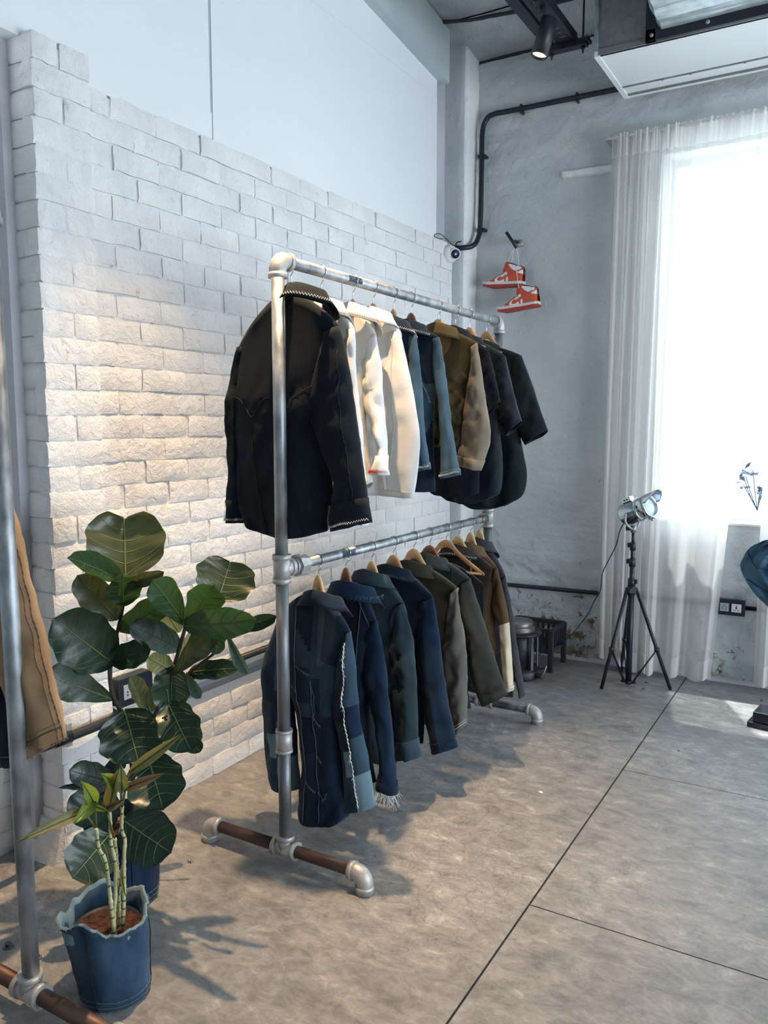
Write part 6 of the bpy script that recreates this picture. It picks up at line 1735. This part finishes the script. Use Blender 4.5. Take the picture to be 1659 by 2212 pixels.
for i in range(6):
    y_ = lerp(cy0_ + .03, cy1_ - .03, i / 5); MB().box(cx1 - .005, cx1 + .005, y_ - .007, y_ + .007, .13, .24).build('slat', CW, cr)
MB().box(cx0, cx1, cy0_, cy1_, .108, .118).build('shelf_board', CW, cr)

# ------------------------------------------------------------------ right edge: black stand foot and hanging jeans
bk = thing('display_stand_base', 'stepped glossy black base of a display stand at the right edge', 'display stand', (-.2, 4.1, 0))
Mb = Matrix.Translation(at_z(1613, 1569, 0)) @ Matrix.Rotation(math.radians(-8), 4, 'Z')
GB = mat('glossy_black', (0.006, 0.010, 0.018), rough=.12, spec=.6)
MB().box(0, .55, 0, .17, 0, .026, M=Mb, bev=.002).build('lower_step', GB, bk)
MB().box(.022, .55, .012, .15, .026, .075, M=Mb, bev=.002).build('upper_block', GB, bk)
MB().box(.10, .50, .05, .11, .075, .083, M=Mb, bev=.002).build('metal_plate', M['galv_dark'], bk)
b = MB(); b.tube([Mb @ V((.11, .08, .083)), Mb @ V((.11, .08, .12))], [.012, .003], n=10); b.build('pin', BL, bk)
jt = thing('denim_jeans', 'faded blue jeans folded over a rail, cut off by the right edge', 'jeans', (-.2, 3.3, 1.0))
plj = Plane(3.30, -.10, x=-.30)
S = Shell(plj, [plj.at(1648, 1168), plj.at(1622, 1182), plj.at(1605, 1206), plj.at(1599, 1226), plj.at(1612, 1256), plj.at(1632, 1284), plj.at(1664, 1316), plj.at(1705, 1360), plj.at(1740, 1440), plj.at(1750, 1560)],
          [plj.at(1720, 1160), plj.at(1760, 1180), plj.at(1790, 1206), plj.at(1800, 1226), plj.at(1810, 1256), plj.at(1815, 1284), plj.at(1822, 1316), plj.at(1835, 1360), plj.at(1850, 1440), plj.at(1862, 1560)],   .065, rows=48, cols=34, fold=.020, foldn=9, seed=51, crease=.014, dtop=.35)
b = MB(); S.geo(b); jl = solid(b.build('folded_leg', fabric('faded_blue_denim', (.05, .16, .28), (.14, .30, .44), ns=12), jt))
for (a0, a1) in (((.02, .08), (.55, .22)), ((.05, .24), (.5, .30)), ((.20, .30), (.4, .95))):
    b = MB(); b.tube([S.W(-1, lerp(a0[0], a1[0], i / 30), lerp(a0[1], a1[1], i / 30) + .04 * math.sin(i / 30 * PI), off=.003) for i in range(31)], .0022, n=6); b.build('seam', F['denim_mid'], jl)
for q in range(4):
    b = MB(); zz = [S.W(-1, .32 + .02 * q + i * .010, .06 + q * .04 + (.012 if i % 2 else -.012) , off=.004) for i in range(17)]; b.tube(zz, .0011, n=4); b.build('mending_stitches', TG, jl)
b = MB(); c = S.W(-1, .42, .17, off=.006)
for k in range(3): b.tube([c + V((.012 * math.cos(k * 1.05), 0, .012 * math.sin(k * 1.05))), c - V((.012 * math.cos(k * 1.05), 0, .012 * math.sin(k * 1.05)))], .0016, n=4)
b.build('white_star_stitch', TH, jl)
jr = thing('clothes_rail', 'rail outside the right edge carrying the folded jeans', 'clothes rack', (.4, 3.3, 0))
MB().tube([(-.26, 3.28, 1.005), (1.2, 3.15, 1.005)], .014, n=12).build('rail', M['galv'], jr)
for x_, y_ in ((1.2, 3.15), (.35, 3.225)): MB().tube([(x_, y_, 0), (x_, y_, 1.005)], .015, n=12).build('post', M['galv'], jr)

# ------------------------------------------------------------------ small things on the floor
def bolt(label, p, s=.012):
    p = V(p); t = thing('loose_bolt', label, 'bolt', p)
    a = random.uniform(0, 6)
    b = MB(); b.lathe([(0, 0), (s * 1.25, 0), (s * 1.25, .003), (s * .9, .004), (0, .0045)], p, n=14); b.build('washer', M['galv_dark'], t)
    b = MB(); b.tube([p + V((0, 0, .004)), p + V((0, 0, .013))], s * .8, n=6, smooth=False); b.build('bolt_head', M['galv_dark'], t)
bolt('hex bolt on the floor left of the rack post at the left edge', at_z(18, 2046))
bolt('hex bolt on the floor right of the left edge rack post', at_z(80, 2070), .010)
def chip(label, p, s, m, sd):
    rnd = random.Random(sd); b = MB(); n = 9; p = V(p)
    ring = [V((s * rnd.uniform(.7, 1.2) * math.cos(2 * PI * k / n), s * .7 * rnd.uniform(.7, 1.2) * math.sin(2 * PI * k / n), 0)) for k in range(n)]
    top_ = [r * .6 + V((0, 0, s * rnd.uniform(.3, .6))) for r in ring]
    b.add([p + r for r in ring] + [p + r for r in top_], [tuple(range(n, 2 * n)), tuple(range(n))[::-1]] + [(k, (k + 1) % n, (k + 1) % n + n, k + n) for k in range(n)])
    b.build('floor_debris', m, label=label, category='debris')
GR = mat('grey_crumb', (.10, .11, .12), rough=.9)
chip('dark crumb on the floor between fig shadow and rack foot', at_z(412, 1862), .013, M['galv_dark'], 1)
chip('white chip on the bare floor right of the hanging jackets', at_z(1167, 1711), .010, M['white_plastic'], 2)
chip('grey crumb just inside the right leg of the tripod', at_z(1390, 1489), .012, GR, 3)
chip('grey crumb behind the tripod centre near the curtain', at_z(1397, 1475), .012, GR, 4)
chip('grey crumb beside the left leg of the tripod', at_z(1293, 1473), .011, GR, 5)
chip('dark crumb above the black stand base at the right edge', at_z(1646, 1514), .014, GR, 6)
chip('thin dark sliver on the pale floor right of the joint', at_z(1466, 1622), .007, GR, 7)

# ------------------------------------------------------------------ outside the window
gr = MB(); gr.box(-12, 12, 5.2, 20, -.3, -.05); gr.build('ground', mat('pale_paving', (.55, .56, .55), rough=.8), kind='structure')
yw = MB(); yw.box(-6, 8, 8.0, 8.2, -.05, 3.4); yw.build('trim_5', mat('white_yard_wall', (.8, .8, .78), rough=.8), kind='structure', label='white yard wall outside the window')
pb = thing('planter', 'pale round planter outside the window beyond the curtain gap', 'planter', (-.62, 5.55, .95))
q0 = at_y(1636, 1100, 5.6)
MB().box(q0.x - .35, q0.x + .5, 5.35, 5.8, -.05, q0.z - .16).build('pedestal', mat('blue_grey_block', (.015, .05, .12), rough=.8), pb)
MB().lathe([(0, -.16), (.08, -.16), (.12, -.02), (.125, 0), (.115, 0), (.10, -.01), (0, -.01)], (q0.x, 5.6, q0.z), n=28).build('bowl', mat('white_glazed', (.8, .8, .8), rough=.3), pb)
op = thing('potted_shrub', 'leafy plant silhouette outside the window gap', 'plant', (q0.x, 5.6, q0.z))
b = MB(); rnd = random.Random(4)
for k in range(7):
    a = rnd.uniform(0, 6); e_ = V((q0.x + .10 * math.cos(a), 5.6 + .08 * math.sin(a), q0.z + rnd.uniform(.10, .26)))
    b.tube(catmull([V((q0.x, 5.6, q0.z - .01)), V(((q0.x + e_.x) / 2, 5.6, q0.z + .08)), e_], 8), .003, n=5)
    for j in range(4):
        c = e_ + V((rnd.uniform(-.03, .03), rnd.uniform(-.03, .03), rnd.uniform(-.05, .03))); s_ = .034
        dv = V((rnd.uniform(-1, 1), rnd.uniform(-1, 1), rnd.uniform(-.4, .8))).normalized(); sdv = dv.orthogonal().normalized()
        b.add([c - dv * s_, c + sdv * s_ * .4, c + dv * s_, c - sdv * s_ * .4, c + dv.cross(sdv) * .004], [(0, 1, 4), (1, 2, 4), (2, 3, 4), (3, 0, 4)])
b.build('foliage', mat('shaded_shrub', (.004, .02, .05), rough=.7), op)
